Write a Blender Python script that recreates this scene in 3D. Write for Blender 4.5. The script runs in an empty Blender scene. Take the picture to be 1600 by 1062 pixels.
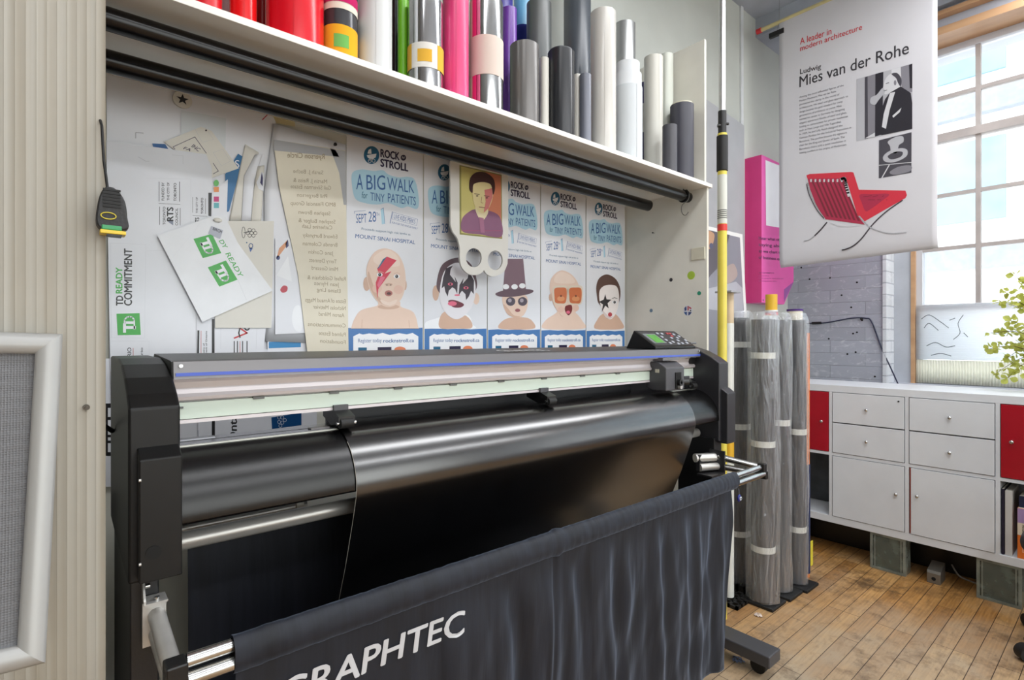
import bpy, bmesh, math, random
from mathutils import Vector, Matrix, noise
random.seed(7)
C = bpy.context.scene.collection
SC = bpy.context.scene
PI = math.pi

# ------------------------------------------------------------------ camera
F, CX, CY, CAMH = 830.0, 800.0, 528.0, 1.22
CC, SS = 0.6434, 0.7655            # view direction (x, y)
cam_d = bpy.data.cameras.new('camera')
cam_d.sensor_width = 36.0
cam_d.lens = F / 1600 * 36.0
cam_d.shift_y = -3 / 1600
cam_d.clip_start = 0.02
cam = bpy.data.objects.new('camera', cam_d)
cam.location = (0, 0, CAMH)
cam.rotation_euler = (PI / 2, 0, -math.atan2(CC, SS))
C.objects.link(cam)
SC.camera = cam

# ------------------------------------------------------------------ world, lamps, exposure
w = bpy.data.worlds.new('overcast_sky'); SC.world = w
w.use_nodes = True
bg = w.node_tree.nodes['Background']
bg.inputs[0].default_value = (0.93, 0.97, 1.0, 1)
bg.inputs[1].default_value = 3.6
SC.view_settings.view_transform = 'Standard'
SC.view_settings.look = 'None'
SC.view_settings.gamma = 1.0
SC.view_settings.use_curve_mapping = False
SC.view_settings.exposure = 0.0

def area(name, loc, sx, sy, power, col=(1, 1, 1), rot=(0, 0, 0)):
    d = bpy.data.lights.new(name, 'AREA'); d.shape = 'RECTANGLE'
    d.size, d.size_y, d.energy, d.color = sx, sy, power, col
    o = bpy.data.objects.new(name, d); o.location = loc; o.rotation_euler = rot
    C.objects.link(o); return o
area('ceiling_lamp_light', (0.5, 0.1, 3.2), 2.0, 0.25, 18, (.97, .98, 1))
area('ceiling_lamp_light', (2.7, 0.2, 3.2), 3.0, 0.4, 50, (.97, .98, 1))  # unseen lamp, moved and stretched to lay a wide highlight on the vinyl
area('ceiling_lamp_light', (1.6, -1.7, 3.2), 4.8, 0.3, 80, (.97, .98, 1))
# daylight of the big window in the wall opposite the plotter
area('window_daylight_light', (1.2, -3.35, 1.65), 4.8, 2.1, 270, (.88, .94, 1), (-PI / 2, 0, 0))

# ------------------------------------------------------------------ projection helpers (a pixel of the photo onto a real plane)
def ray(px, py):
    r = (px - CX) / F; t = (CY - py) / F
    return (CC + SS * r, SS - CC * r, t)
def onY(px, py, y):
    d = ray(px, py); k = y / d[1]; return (d[0] * k, CAMH + d[2] * k)
def onX(px, py, x):
    d = ray(px, py); k = x / d[0]; return (d[1] * k, CAMH + d[2] * k)
def onZ(px, py, z):
    d = ray(px, py); k = (z - CAMH) / d[2]; return (d[0] * k, d[1] * k)
def depth(x, y): return CC * x + SS * y

# ------------------------------------------------------------------ materials
def lin(c):
    out = []
    for v in c[:3]:
        v = v / 255.0
        out.append(v / 12.92 if v <= 0.04045 else ((v + 0.055) / 1.055) ** 2.4)
    return tuple(out) + (1.0,)
MATS = {}
def mat(name, col, rough=.5, metal=0.0, var=.06, vscale=8.0, bump=0.0, bscale=60.0, spec=.5, sheen=0.0,
        coat=0.0, trans=0.0, stretch=None, col2=None, aniso=0.0):
    if name in MATS: return MATS[name]
    m = bpy.data.materials.new(name); m.use_nodes = True
    nt = m.node_tree; N = nt.nodes; L = nt.links
    p = N['Principled BSDF']
    c = lin(col)
    p.inputs['Roughness'].default_value = rough
    p.inputs['Metallic'].default_value = metal
    p.inputs['Specular IOR Level'].default_value = spec
    p.inputs['Sheen Weight'].default_value = sheen
    p.inputs['Coat Weight'].default_value = coat
    p.inputs['Transmission Weight'].default_value = trans
    p.inputs['Anisotropic'].default_value = aniso
    tc = N.new('ShaderNodeTexCoord'); mp = N.new('ShaderNodeMapping')
    L.new(tc.outputs['Object'], mp.inputs[0])
    if stretch: mp.inputs['Scale'].default_value = stretch
    nz = N.new('ShaderNodeTexNoise'); nz.inputs['Scale'].default_value = vscale; nz.inputs['Detail'].default_value = 4
    L.new(mp.outputs[0], nz.inputs['Vector'])
    rp = N.new('ShaderNodeValToRGB')
    d = lin(col2) if col2 else tuple(max(0, v * (1 - var * 2)) for v in c[:3]) + (1,)
    e = c if col2 else tuple(min(1, v * (1 + var)) for v in c[:3]) + (1,)
    rp.color_ramp.elements[0].color = d; rp.color_ramp.elements[1].color = e
    rp.color_ramp.elements[0].position = .3; rp.color_ramp.elements[1].position = .7
    L.new(nz.outputs['Fac'], rp.inputs[0]); L.new(rp.outputs[0], p.inputs['Base Color'])
    if bump:
        n2 = N.new('ShaderNodeTexNoise'); n2.inputs['Scale'].default_value = bscale; n2.inputs['Detail'].default_value = 3
        L.new(mp.outputs[0], n2.inputs['Vector'])
        b = N.new('ShaderNodeBump'); b.inputs['Strength'].default_value = bump; b.inputs['Distance'].default_value = .004
        L.new(n2.outputs['Fac'], b.inputs['Height']); L.new(b.outputs[0], p.inputs['Normal'])
    MATS[name] = m
    return m
def ink(r, g, b, rough=.35):
    return mat('print_%d_%d_%d_%d' % (r, g, b, int(rough * 100)), (r, g, b), rough, var=.02)

# ------------------------------------------------------------------ mesh builder
WORLD = {}
class MB:
    def __init__(s): s.v = []; s.f = []; s.m = []; s.s = []
    def add(s, vs, fs, mi=0, sm=False):
        o = len(s.v); s.v += [tuple(v) for v in vs]
        for f in fs: s.f.append([o + i for i in f]); s.m.append(mi); s.s.append(sm)
        return s
    def box(s, x0, x1, y0, y1, z0, z1, mi=0, M=None):
        v = [Vector((x, y, z)) for x in (x0, x1) for y in (y0, y1) for z in (z0, z1)]
        if M is not None: v = [M @ p for p in v]
        return s.add(v, [(0, 1, 3, 2), (4, 6, 7, 5), (0, 4, 5, 1), (2, 3, 7, 6), (0, 2, 6, 4), (1, 5, 7, 3)], mi)
    def prism(s, prof, ax, a0, a1, mi=0, sm=False):
        n = len(prof)
        def P(q, a):
            return {'x': (a, q[0], q[1]), 'y': (q[0], a, q[1]), 'z': (q[0], q[1], a)}[ax]
        A = [P(q, a0) for q in prof]; B = [P(q, a1) for q in prof]
        s.add(A + B, [(i, (i + 1) % n, n + (i + 1) % n, n + i) for i in range(n)], mi, sm)
        s.add(A, [tuple(range(n))], mi); s.add(B, [tuple(reversed(range(n)))], mi)
        return s
    def tube(s, p0, p1, r, n=24, r2=None, inner=0, mi=0, cap=True):
        p0 = Vector(p0); p1 = Vector(p1); d = (p1 - p0).normalized()
        a = d.orthogonal().normalized(); b = d.cross(a)
        r2 = r if r2 is None else r2
        def ring(p, rr): return [p + (a * math.cos(2 * PI * i / n) + b * math.sin(2 * PI * i / n)) * rr for i in range(n)]
        q = [(i, (i + 1) % n, n + (i + 1) % n, n + i) for i in range(n)]
        s.add(ring(p0, r) + ring(p1, r2), q, mi, True)
        if cap:
            if inner:
                s.add(ring(p0, r) + ring(p0, inner), q, mi); s.add(ring(p1, r2) + ring(p1, inner), q, mi)
                s.add(ring(p0, inner) + ring(p1, inner), q, mi, True)
            else:
                s.add(ring(p0, r), [tuple(range(n))], mi); s.add(ring(p1, r2), [tuple(range(n))], mi)
        return s
    def path(s, pts, r, n=10, mi=0, closed=False):
        pts = [Vector(p) for p in pts]; rings = []; prev = None
        m = len(pts)
        for i, p in enumerate(pts):
            t = (pts[min(i + 1, m - 1)] - pts[max(i - 1, 0)]).normalized()
            if closed: t = (pts[(i + 1) % m] - pts[i - 1]).normalized()
            a = t.orthogonal().normalized() if prev is None else (prev - t * prev.dot(t)).normalized()
            prev = a; b = t.cross(a)
            rr = r[i] if isinstance(r, (list, tuple)) else r
            rings.append([p + (a * math.cos(2 * PI * k / n) + b * math.sin(2 * PI * k / n)) * rr for k in range(n)])
        vs = [q for g in rings for q in g]; fs = []
        for i in range(m if closed else m - 1):
            j = (i + 1) % m
            for k in range(n): fs.append((i * n + k, i * n + (k + 1) % n, j * n + (k + 1) % n, j * n + k))
        s.add(vs, fs, mi, True)
        if not closed:
            s.add(rings[0], [tuple(range(n))], mi); s.add(rings[-1], [tuple(range(n))], mi)
        return s
    def lathe(s, cx, cy, prof, n=32, mi=0, split=True):
        def ring(r, z): return [(cx + r * math.cos(2 * PI * i / n), cy + r * math.sin(2 * PI * i / n), z) for i in range(n)]
        q = [(i, (i + 1) % n, n + (i + 1) % n, n + i) for i in range(n)]
        if split:
            for (r0, z0), (r1, z1) in zip(prof, prof[1:]): s.add(ring(r0, z0) + ring(r1, z1), q, mi, True)
        else:
            vs = [p for (r, z) in prof for p in ring(r, z)]
            s.add(vs, [(k * n + i, k * n + (i + 1) % n, (k + 1) * n + (i + 1) % n, (k + 1) * n + i)
                       for k in range(len(prof) - 1) for i in range(n)], mi, True)
        return s
    def grid(s, fn, nu, nv, mi=0, sm=True):
        vs = [fn(i / nu, j / nv) for i in range(nu + 1) for j in range(nv + 1)]
        fs = [(i * (nv + 1) + j, (i + 1) * (nv + 1) + j, (i + 1) * (nv + 1) + j + 1, i * (nv + 1) + j + 1)
              for i in range(nu) for j in range(nv)]
        return s.add(vs, fs, mi, sm)
    def ball(s, c, rx, ry, rz, nu=20, nv=12, mi=0):
        def fn(u, v):
            a = 2 * PI * u; b = PI * v
            return (c[0] + rx * math.sin(b) * math.cos(a), c[1] + ry * math.sin(b) * math.sin(a), c[2] - rz * math.cos(b))
        return s.grid(fn, nu, nv, mi)
    def build(s, name, mats, parent=None, bevel=0.0, solid=0.0, seg=2, label=None):
        if not isinstance(mats, (list, tuple)): mats = [mats]
        if parent is not None: base = WORLD[parent.name]
        else:
            xs, ys, zs = zip(*s.v)
            base = Vector(((min(xs) + max(xs)) / 2, (min(ys) + max(ys)) / 2, min(zs)))
        me = bpy.data.meshes.new(name)
        me.from_pydata([Vector(v) - base for v in s.v], [], s.f)
        for m in mats: me.materials.append(m)
        for p, mi, sm in zip(me.polygons, s.m, s.s): p.material_index = mi; p.use_smooth = sm
        bm = bmesh.new(); bm.from_mesh(me); bmesh.ops.recalc_face_normals(bm, faces=bm.faces); bm.to_mesh(me); bm.free()
        o = bpy.data.objects.new(name, me); C.objects.link(o)
        WORLD[o.name] = base
        if parent is not None: o.parent = parent
        else: o.location = base
        if solid:
            md = o.modifiers.new('thickness', 'SOLIDIFY'); md.thickness = solid; md.offset = 0
        if bevel:
            md = o.modifiers.new('bevel', 'BEVEL'); md.width = bevel; md.segments = seg; md.limit_method = 'ANGLE'; md.angle_limit = .6
            # weld coincident corners so the bevel can run round them
            bm = bmesh.new(); bm.from_mesh(me); bmesh.ops.remove_doubles(bm, verts=bm.verts, dist=1e-6)
            bmesh.ops.recalc_face_normals(bm, faces=bm.faces); bm.to_mesh(me); bm.free()
        if label: o['label'] = label
        return o
def tag(o, label, cat, group=None, kind=None):
    o['label'] = label; o['category'] = cat
    if group: o['group'] = group
    if kind: o['kind'] = kind
    return o
def struct(o): o['kind'] = 'structure'; return o
def thing(name, loc, label, cat, group=None):
    o = bpy.data.objects.new(name, None); o.empty_display_size = .05; C.objects.link(o)
    o.location = loc; WORLD[o.name] = Vector(loc)
    return tag(o, label, cat, group)

def spline(pts, k=6, closed=True):
    n = len(pts); out = []
    for i in range(n if closed else n - 1):
        if closed: a, b, c, d = pts[i - 1], pts[i], pts[(i + 1) % n], pts[(i + 2) % n]
        else: a, b, c, d = pts[max(i - 1, 0)], pts[i], pts[i + 1], pts[min(i + 2, n - 1)]
        for j in range(k):
            t = j / k
            out.append(tuple(.5 * (2 * q + (r - p) * t + (2 * p - 5 * q + 4 * r - s_) * t * t + (3 * q - p - 3 * r + s_) * t ** 3)
                             for p, q, r, s_ in zip(a, b, c, d)))
    if not closed: out.append(tuple(pts[-1]))
    return out

# text as flat mesh data: built-in font only
TXT = {}
def text_mesh(s, bold=0.0):
    key = (s, bold)
    if key in TXT: return TXT[key]
    cu = bpy.data.curves.new('lettering', 'FONT'); cu.body = s; cu.size = 1.0; cu.offset = bold; cu.resolution_u = 3
    ob = bpy.data.objects.new('lettering', cu); C.objects.link(ob)
    dg = bpy.context.evaluated_depsgraph_get(); dg.update()
    me = bpy.data.meshes.new_from_object(ob.evaluated_get(dg))
    vs = [(v.co.x, v.co.y) for v in me.vertices]; fs = [tuple(p.vertices) for p in me.polygons]
    bpy.data.objects.remove(ob); bpy.data.curves.remove(cu); bpy.data.meshes.remove(me)
    TXT[key] = (vs, fs); return TXT[key]

def embolden(vs, fs, bold):
    if not bold: return vs, fs
    out = []; of = []
    for dx, dy in ((-bold, 0), (bold, 0), (0, -bold * .7), (0, bold * .7)):
        n = len(out); out += [(v[0] + dx, v[1] + dy) for v in vs]; of += [tuple(n + i for i in f) for f in fs]
    return out, of
class Art:
    """Printed matter: flat ink shapes on a sheet. proj maps design coordinates to (u, v) on the sheet's plane."""
    def __init__(s, O, U, V, N, proj=lambda a, b: (a, b), e=.0003):
        s.O, s.U, s.V, s.N = Vector(O), Vector(U), Vector(V), Vector(N)
        s.proj = proj; s.e = e; s.mb = MB(); s.mats = []
    def mi(s, m):
        if m not in s.mats: s.mats.append(m)
        return s.mats.index(m)
    def w(s, uv, h): return s.O + s.U * uv[0] + s.V * uv[1] + s.N * h
    def sheet(s, pts, m, thick=.001, smooth=False):
        uv = [s.proj(*p) for p in pts]; n = len(uv)
        A = [s.w(q, 0) for q in uv]; B = [s.w(q, -thick) for q in uv]
        s.mb.add(A, [tuple(range(n))], s.mi(m)); s.mb.add(B, [tuple(range(n))], s.mi(m))
        s.mb.add(A + B, [(i, (i + 1) % n, n + (i + 1) % n, n + i) for i in range(n)], s.mi(m)); return s
    def poly(s, pts, m, layer=1, raw=False):
        uv = pts if raw else [s.proj(*p) for p in pts]
        s.mb.add([s.w(q, layer * s.e) for q in uv], [tuple(range(len(uv)))], s.mi(m)); return s
    def rect(s, a, b, c, d, m, layer=1): return s.poly([(a, b), (c, b), (c, d), (a, d)], m, layer)
    def blob(s, pts, m, layer=1, k=5): return s.poly(spline(pts, k), m, layer)
    def ell(s, cx, cy, rx, ry, m, layer=1, rot=0, n=26):
        c, q = math.cos(rot), math.sin(rot)
        return s.poly([(cx + rx * math.cos(t) * c - ry * math.sin(t) * q, cy + rx * math.cos(t) * q + ry * math.sin(t) * c)
                       for t in [2 * PI * i / n for i in range(n)]], m, layer)
    def ring(s, cx, cy, rx, ry, wd, m, layer=1, n=26):
        return s.stroke([(cx + rx * math.cos(2 * PI * i / n), cy + ry * math.sin(2 * PI * i / n)) for i in range(n + 1)], wd, m, layer)
    def stroke(s, pts, wd, m, layer=1):
        for (x0, y0), (x1, y1) in zip(pts, pts[1:]):
            dx, dy = x1 - x0, y1 - y0; l = math.hypot(dx, dy) or 1
            nx, ny = -dy / l * wd / 2, dx / l * wd / 2; ex, ey = dx / l * wd * .3, dy / l * wd * .3
            s.poly([(x0 + nx - ex, y0 + ny - ey), (x1 + nx + ex, y1 + ny + ey), (x1 - nx + ex, y1 - ny + ey), (x0 - nx - ex, y0 - ny - ey)], m, layer)
        return s
    def text(s, body, p0, p1, p2, m, layer=1, bold=0.0):
        """baseline runs p0 -> p1, capital height p0 -> p2 (design coordinates)"""
        vs, fs = text_mesh(body)
        if not vs: return s
        x0 = min(v[0] for v in vs); x1 = max(v[0] for v in vs)
        q0, q1, q2 = (Vector(s.proj(*p)) for p in (p0, p1, p2))
        ax = (q1 - q0) / (x1 - x0); ay = (q2 - q0) / .69
        for k, (dx, dy) in enumerate(((-bold, 0), (bold, 0), (0, -bold * .7), (0, bold * .7)) if bold else ((0, 0),)):
            s.mb.add([s.w(q0 + ax * (v[0] + dx - x0) + ay * (v[1] + dy), (layer + k * .22) * s.e) for v in vs], fs, s.mi(m))
        return s
    def build(s, name, parent=None, **k): return s.mb.build(name, s.mats, parent, **k)
def artY(y, dx=0.0, e=.0003):
    return Art((0, y, 0), (1, 0, 0), (0, 0, 1), (0, -1, 0), lambda a, b: (onY(a, b, y)[0] + dx, onY(a, b, y)[1]), e)
def artX(x, e=.0003):
    return Art((x, 0, 0), (0, -1, 0), (0, 0, 1), (-1, 0, 0), lambda a, b: (-onX(a, b, x)[0], onX(a, b, x)[1]), e)
def filled(outlines, M, thick):
    """flat board with holes from closed outlines -> (verts, faces)"""
    cu = bpy.data.curves.new('outline', 'CURVE'); cu.dimensions = '2D'; cu.fill_mode = 'BOTH'; cu.extrude = thick / 2
    for o in outlines:
        sp = cu.splines.new('POLY'); sp.points.add(len(o) - 1); sp.use_cyclic_u = True
        for p, q in zip(sp.points, o): p.co = (q[0], q[1], 0, 1)
    ob = bpy.data.objects.new('outline', cu); C.objects.link(ob)
    dg = bpy.context.evaluated_depsgraph_get(); dg.update()
    me = bpy.data.meshes.new_from_object(ob.evaluated_get(dg))
    vs = [M @ v.co for v in me.vertices]; fs = [tuple(p.vertices) for p in me.polygons]
    bpy.data.objects.remove(ob); bpy.data.curves.remove(cu); bpy.data.meshes.remove(me)
    return vs, fs

# shared materials
white_board = mat('white_melamine', (226, 224, 214), .32, var=.03)
grey_wall = mat('grey_green_wall_paint', (190, 194, 188), .75, var=.05, vscale=2.5, bump=.15, bscale=40)
black_plastic = mat('textured_black_plastic', (14, 14, 14), .42, var=.1, vscale=40, bump=.06, bscale=1400, spec=.35)
dark_plastic = mat('smooth_black_plastic', (22, 22, 23), .35, var=.1)
black_metal = mat('black_painted_metal', (26, 26, 28), .35, var=.1, vscale=20, bump=.05, bscale=300)
rod_black = mat('black_tube', (11, 11, 13), .24, var=.12, vscale=25, stretch=(.2, 1, 1), bump=.05, bscale=90, spec=.4)
chrome = mat('polished_steel', (205, 205, 203), .22, 1.0, var=.08, vscale=14)
alu = mat('brushed_aluminium', (206, 206, 206), .32, 1.0, var=.04, vscale=30, stretch=(.05, 1, 1))
satin_alu = mat('satin_aluminium_tube', (196, 194, 190), .34, .55, var=.05, vscale=30, stretch=(.05, 1, 1))
paper = mat('white_paper', (228, 230, 236), .5, var=.02, vscale=6)
paper_warm = mat('warm_white_paper', (222, 219, 210), .5, var=.03, vscale=6)
rubber = mat('black_rubber', (17, 17, 17), .6, var=.15)
K = ink(28, 28, 32); GREEN = ink(64, 172, 72)
# ------------------------------------------------------------------ setting
WX = 4.05      # window wall
WY = 1.68      # wall behind the shelf unit
CEIL = 3.36
def floor_mat():
    m = bpy.data.materials.new('worn_maple_strip_floor'); m.use_nodes = True
    nt = m.node_tree; N = nt.nodes; L = nt.links; p = N['Principled BSDF']
    tc = N.new('ShaderNodeTexCoord')
    br = N.new('ShaderNodeTexBrick'); br.offset = .37; br.offset_frequency = 3; br.squash = 1
    br.inputs['Scale'].default_value = 1; br.inputs['Brick Width'].default_value = .62; br.inputs['Row Height'].default_value = .064
    br.inputs['Mortar Size'].default_value = .0013; br.inputs['Mortar Smooth'].default_value = .2; br.inputs['Bias'].default_value = 0
    br.inputs['Color1'].default_value = (.0, .0, .0, 1); br.inputs['Color2'].default_value = (1, 1, 1, 1); br.inputs['Mortar'].default_value = (.5, .5, .5, 1)
    L.new(tc.outputs['Object'], br.inputs['Vector'])
    tone = N.new('ShaderNodeValToRGB')
    tone.color_ramp.elements[0].color = lin((166, 118, 60)); tone.color_ramp.elements[1].color = lin((196, 154, 98))
    L.new(br.outputs['Color'], tone.inputs[0])
    # grain along the boards
    mp = N.new('ShaderNodeMapping'); mp.inputs['Scale'].default_value = (3, 60, 1); L.new(tc.outputs['Object'], mp.inputs[0])
    g = N.new('ShaderNodeTexNoise'); g.inputs['Scale'].default_value = 2.2; g.inputs['Detail'].default_value = 6; L.new(mp.outputs[0], g.inputs['Vector'])
    gr = N.new('ShaderNodeValToRGB'); gr.color_ramp.elements[0].color = (.62, .55, .45, 1); gr.color_ramp.elements[1].color = (1.05, 1.03, 1, 1)
    gr.color_ramp.elements[0].position = .35; gr.color_ramp.elements[1].position = .62; L.new(g.outputs['Fac'], gr.inputs[0])
    mul = N.new('ShaderNodeMixRGB'); mul.blend_type = 'MULTIPLY'; mul.inputs[0].default_value = .75
    L.new(tone.outputs[0], mul.inputs[1]); L.new(gr.outputs[0], mul.inputs[2])
    # grey worn traffic patches
    wz = N.new('ShaderNodeTexNoise'); wz.inputs['Scale'].default_value = 1.7; wz.inputs['Detail'].default_value = 5; wz.inputs['Roughness'].default_value = .65
    L.new(tc.outputs['Object'], wz.inputs['Vector'])
    wr = N.new('ShaderNodeValToRGB'); wr.color_ramp.elements[0].position = .42; wr.color_ramp.elements[1].position = .6
    L.new(wz.outputs['Fac'], wr.inputs[0])
    mx = N.new('ShaderNodeMixRGB'); mx.inputs[2].default_value = lin((170, 158, 138))
    # the trodden patch in front of the cabinet is worn grey
    ds = N.new('ShaderNodeVectorMath'); ds.operation = 'DISTANCE'; ds.inputs[1].default_value = (1.25, 1.15, .05); L.new(tc.outputs['Object'], ds.inputs[0])
    dm = N.new('ShaderNodeMapRange'); dm.inputs['From Min'].default_value = .35; dm.inputs['From Max'].default_value = 1.05; dm.inputs['To Min'].default_value = .75; dm.inputs['To Max'].default_value = 0; L.new(ds.outputs['Value'], dm.inputs[0])
    dn = N.new('ShaderNodeMath'); dn.operation = 'MULTIPLY_ADD'; dn.inputs[1].default_value = .45; L.new(wr.outputs[0], dn.inputs[0]); L.new(dm.outputs[0], dn.inputs[2])
    sc = N.new('ShaderNodeMath'); sc.operation = 'MULTIPLY'; sc.inputs[1].default_value = .8; sc.use_clamp = True; L.new(dn.outputs[0], sc.inputs[0])
    L.new(sc.outputs[0], mx.inputs[0]); L.new(mul.outputs[0], mx.inputs[1])
    # dark stains
    sz = N.new('ShaderNodeTexNoise'); sz.inputs['Scale'].default_value = 5.5; sz.inputs['Detail'].default_value = 8; sz.inputs['Roughness'].default_value = .75
    L.new(tc.outputs['Object'], sz.inputs['Vector'])
    sr = N.new('ShaderNodeValToRGB'); sr.color_ramp.elements[0].position = .52; sr.color_ramp.elements[1].position = .72; L.new(sz.outputs['Fac'], sr.inputs[0])
    sm = N.new('ShaderNodeMath'); sm.operation = 'MULTIPLY'; sm.inputs[1].default_value = .9; L.new(sr.outputs[0], sm.inputs[0])
    ms = N.new('ShaderNodeMixRGB'); ms.inputs[2].default_value = lin((78, 58, 40))
    # oily stain between the wrapped rolls and the cabinet
    es = N.new('ShaderNodeVectorMath'); es.operation = 'DISTANCE'; es.inputs[1].default_value = (2.28, 1.7, .05); L.new(tc.outputs['Object'], es.inputs[0])
    em = N.new('ShaderNodeMapRange'); em.inputs['From Min'].default_value = .05; em.inputs['From Max'].default_value = .42; em.inputs['To Min'].default_value = .85; em.inputs['To Max'].default_value = 0; L.new(es.outputs['Value'], em.inputs[0])
    en_ = N.new('ShaderNodeTexNoise'); en_.inputs['Scale'].default_value = 11; en_.inputs['Detail'].default_value = 8; en_.inputs['Roughness'].default_value = .7; L.new(tc.outputs['Object'], en_.inputs['Vector'])
    er = N.new('ShaderNodeMapRange'); er.inputs['From Min'].default_value = .44; er.inputs['From Max'].default_value = .62; L.new(en_.outputs['Fac'], er.inputs[0])
    ep = N.new('ShaderNodeMath'); ep.operation = 'MULTIPLY'; L.new(em.outputs[0], ep.inputs[0]); L.new(er.outputs[0], ep.inputs[1])
    ea = N.new('ShaderNodeMath'); ea.operation = 'MAXIMUM'; L.new(ep.outputs[0], ea.inputs[0]); L.new(sm.outputs[0], ea.inputs[1])
    L.new(ea.outputs[0], ms.inputs[0]); L.new(mx.outputs[0], ms.inputs[1])
    # fine scuffs and ingrained dirt
    fz = N.new('ShaderNodeTexNoise'); fz.inputs['Scale'].default_value = 26; fz.inputs['Detail'].default_value = 10; fz.inputs['Roughness'].default_value = .8; fz.inputs['Distortion'].default_value = .6
    fm = N.new('ShaderNodeMapping'); fm.inputs['Scale'].default_value = (.45, 1, 1); L.new(tc.outputs['Object'], fm.inputs[0]); L.new(fm.outputs[0], fz.inputs['Vector'])
    fr = N.new('ShaderNodeValToRGB'); fr.color_ramp.elements[0].position = .52; fr.color_ramp.elements[1].position = .68; L.new(fz.outputs['Fac'], fr.inputs[0])
    fs = N.new('ShaderNodeMath'); fs.operation = 'MULTIPLY'; fs.inputs[1].default_value = .55; L.new(fr.outputs[0], fs.inputs[0])
    mf = N.new('ShaderNodeMixRGB'); mf.inputs[2].default_value = lin((96, 74, 52)); L.new(fs.outputs[0], mf.inputs[0]); L.new(ms.outputs[0], mf.inputs[1]); ms = mf
    # seams
    se = N.new('ShaderNodeMixRGB'); se.inputs[2].default_value = lin((52, 36, 24)); L.new(br.outputs['Fac'], se.inputs[0]); L.new(ms.outputs[0], se.inputs[1])
    L.new(se.outputs[0], p.inputs['Base Color'])
    p.inputs['Roughness'].default_value = .42
    b = N.new('ShaderNodeBump'); b.inputs['Strength'].default_value = .4; b.inputs['Distance'].default_value = .002; b.invert = True
    L.new(br.outputs['Fac'], b.inputs['Height']); L.new(b.outputs[0], p.inputs['Normal'])
    return m
struct(MB().box(-3, 4.6, -3.6, 2.0, -.05, 0).build('floor', floor_mat()))
concrete = mat('painted_concrete_ceiling', (178, 184, 194), .7, var=.1, vscale=3, bump=.3, bscale=12)
struct(MB().box(-3, 4.6, -3.6, 2.0, CEIL, CEIL + .1).build('ceiling', concrete))
struct(MB().box(-3, WX + .2, WY, WY + .12, 0, CEIL).build('wall_back', grey_wall))
dim_wall = mat('plain_room_wall', (176, 174, 168), .8, var=.04)
struct(MB().box(-3.1, -3, -3.6, 2.0, 0, CEIL).build('wall_left', dim_wall))
struct(MB().box(-3, 4.6, -3.7, -3.6, 0, CEIL).build('wall_front', dim_wall))

def brick_mat(name, base, scratch, bw, rh, mort, msize=.004, amt=.8):
    m = bpy.data.materials.new(name); m.use_nodes = True
    nt = m.node_tree; N = nt.nodes; L = nt.links; p = N['Principled BSDF']
    tc = N.new('ShaderNodeTexCoord')
    sp = N.new('ShaderNodeSeparateXYZ'); L.new(tc.outputs['Object'], sp.inputs[0])
    ad = N.new('ShaderNodeMath'); ad.operation = 'ADD'; L.new(sp.outputs[0], ad.inputs[0]); L.new(sp.outputs[1], ad.inputs[1])
    cb = N.new('ShaderNodeCombineXYZ'); L.new(ad.outputs[0], cb.inputs[0]); L.new(sp.outputs[2], cb.inputs[1])
    br = N.new('ShaderNodeTexBrick'); br.inputs['Scale'].default_value = 1
    br.inputs['Brick Width'].default_value = bw; br.inputs['Row Height'].default_value = rh
    br.inputs['Mortar Size'].default_value = msize; br.inputs['Mortar Smooth'].default_value = .6
    c = lin(base); br.inputs['Color1'].default_value = c; br.inputs['Color2'].default_value = tuple(v * .88 for v in c[:3]) + (1,)
    br.inputs['Mortar'].default_value = lin(mort)
    L.new(cb.outputs[0], br.inputs['Vector'])
    mp = N.new('ShaderNodeMapping'); mp.inputs['Scale'].default_value = (1, 1, 2.2); L.new(tc.outputs['Object'], mp.inputs[0])
    nz = N.new('ShaderNodeTexNoise'); nz.inputs['Scale'].default_value = 11; nz.inputs['Detail'].default_value = 9; nz.inputs['Roughness'].default_value = .72
    nz.inputs['Distortion'].default_value = 1.2; L.new(mp.outputs[0], nz.inputs['Vector'])
    rp = N.new('ShaderNodeValToRGB'); rp.color_ramp.elements[0].position = .54; rp.color_ramp.elements[1].position = .66
    L.new(nz.outputs['Fac'], rp.inputs[0])
    mu = N.new('ShaderNodeMath'); mu.operation = 'MULTIPLY'; mu.inputs[1].default_value = amt; L.new(rp.outputs[0], mu.inputs[0])
    mx = N.new('ShaderNodeMixRGB'); mx.inputs[2].default_value = lin(scratch); L.new(mu.outputs[0], mx.inputs[0]); L.new(br.outputs['Color'], mx.inputs[1])
    L.new(mx.outputs[0], p.inputs['Base Color']); p.inputs['Roughness'].default_value = .75
    b = N.new('ShaderNodeBump'); b.inputs['Strength'].default_value = .5; b.inputs['Distance'].default_value = .006; b.invert = True
    L.new(br.outputs['Fac'], b.inputs['Height'])
    b2 = N.new('ShaderNodeBump'); b2.inputs['Strength'].default_value = .4; b2.inputs['Distance'].default_value = .004
    L.new(nz.outputs['Fac'], b2.inputs['Height']); L.new(b.outputs[0], b2.inputs['Normal']); L.new(b2.outputs[0], p.inputs['Normal'])
    return m
brick_grey = brick_mat('grey_painted_brick', (178, 182, 194), (214, 217, 222), .42, .086, (160, 163, 174), .003, amt=.75)
brick_white = brick_mat('white_painted_brick', (220, 224, 230), (232, 234, 238), .3, .075, (186, 190, 200), .006)
lintel = mat('grey_painted_lintel', (176, 181, 192), .6, var=.06, vscale=4, bump=.2, bscale=20)
WT, WS = 3.085, .93       # window head, sill
y_rev = 1.086
struct(MB().box(WX, 4.6, y_rev, 2.0, 0, CEIL).build('wall_right', brick_grey))
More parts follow.
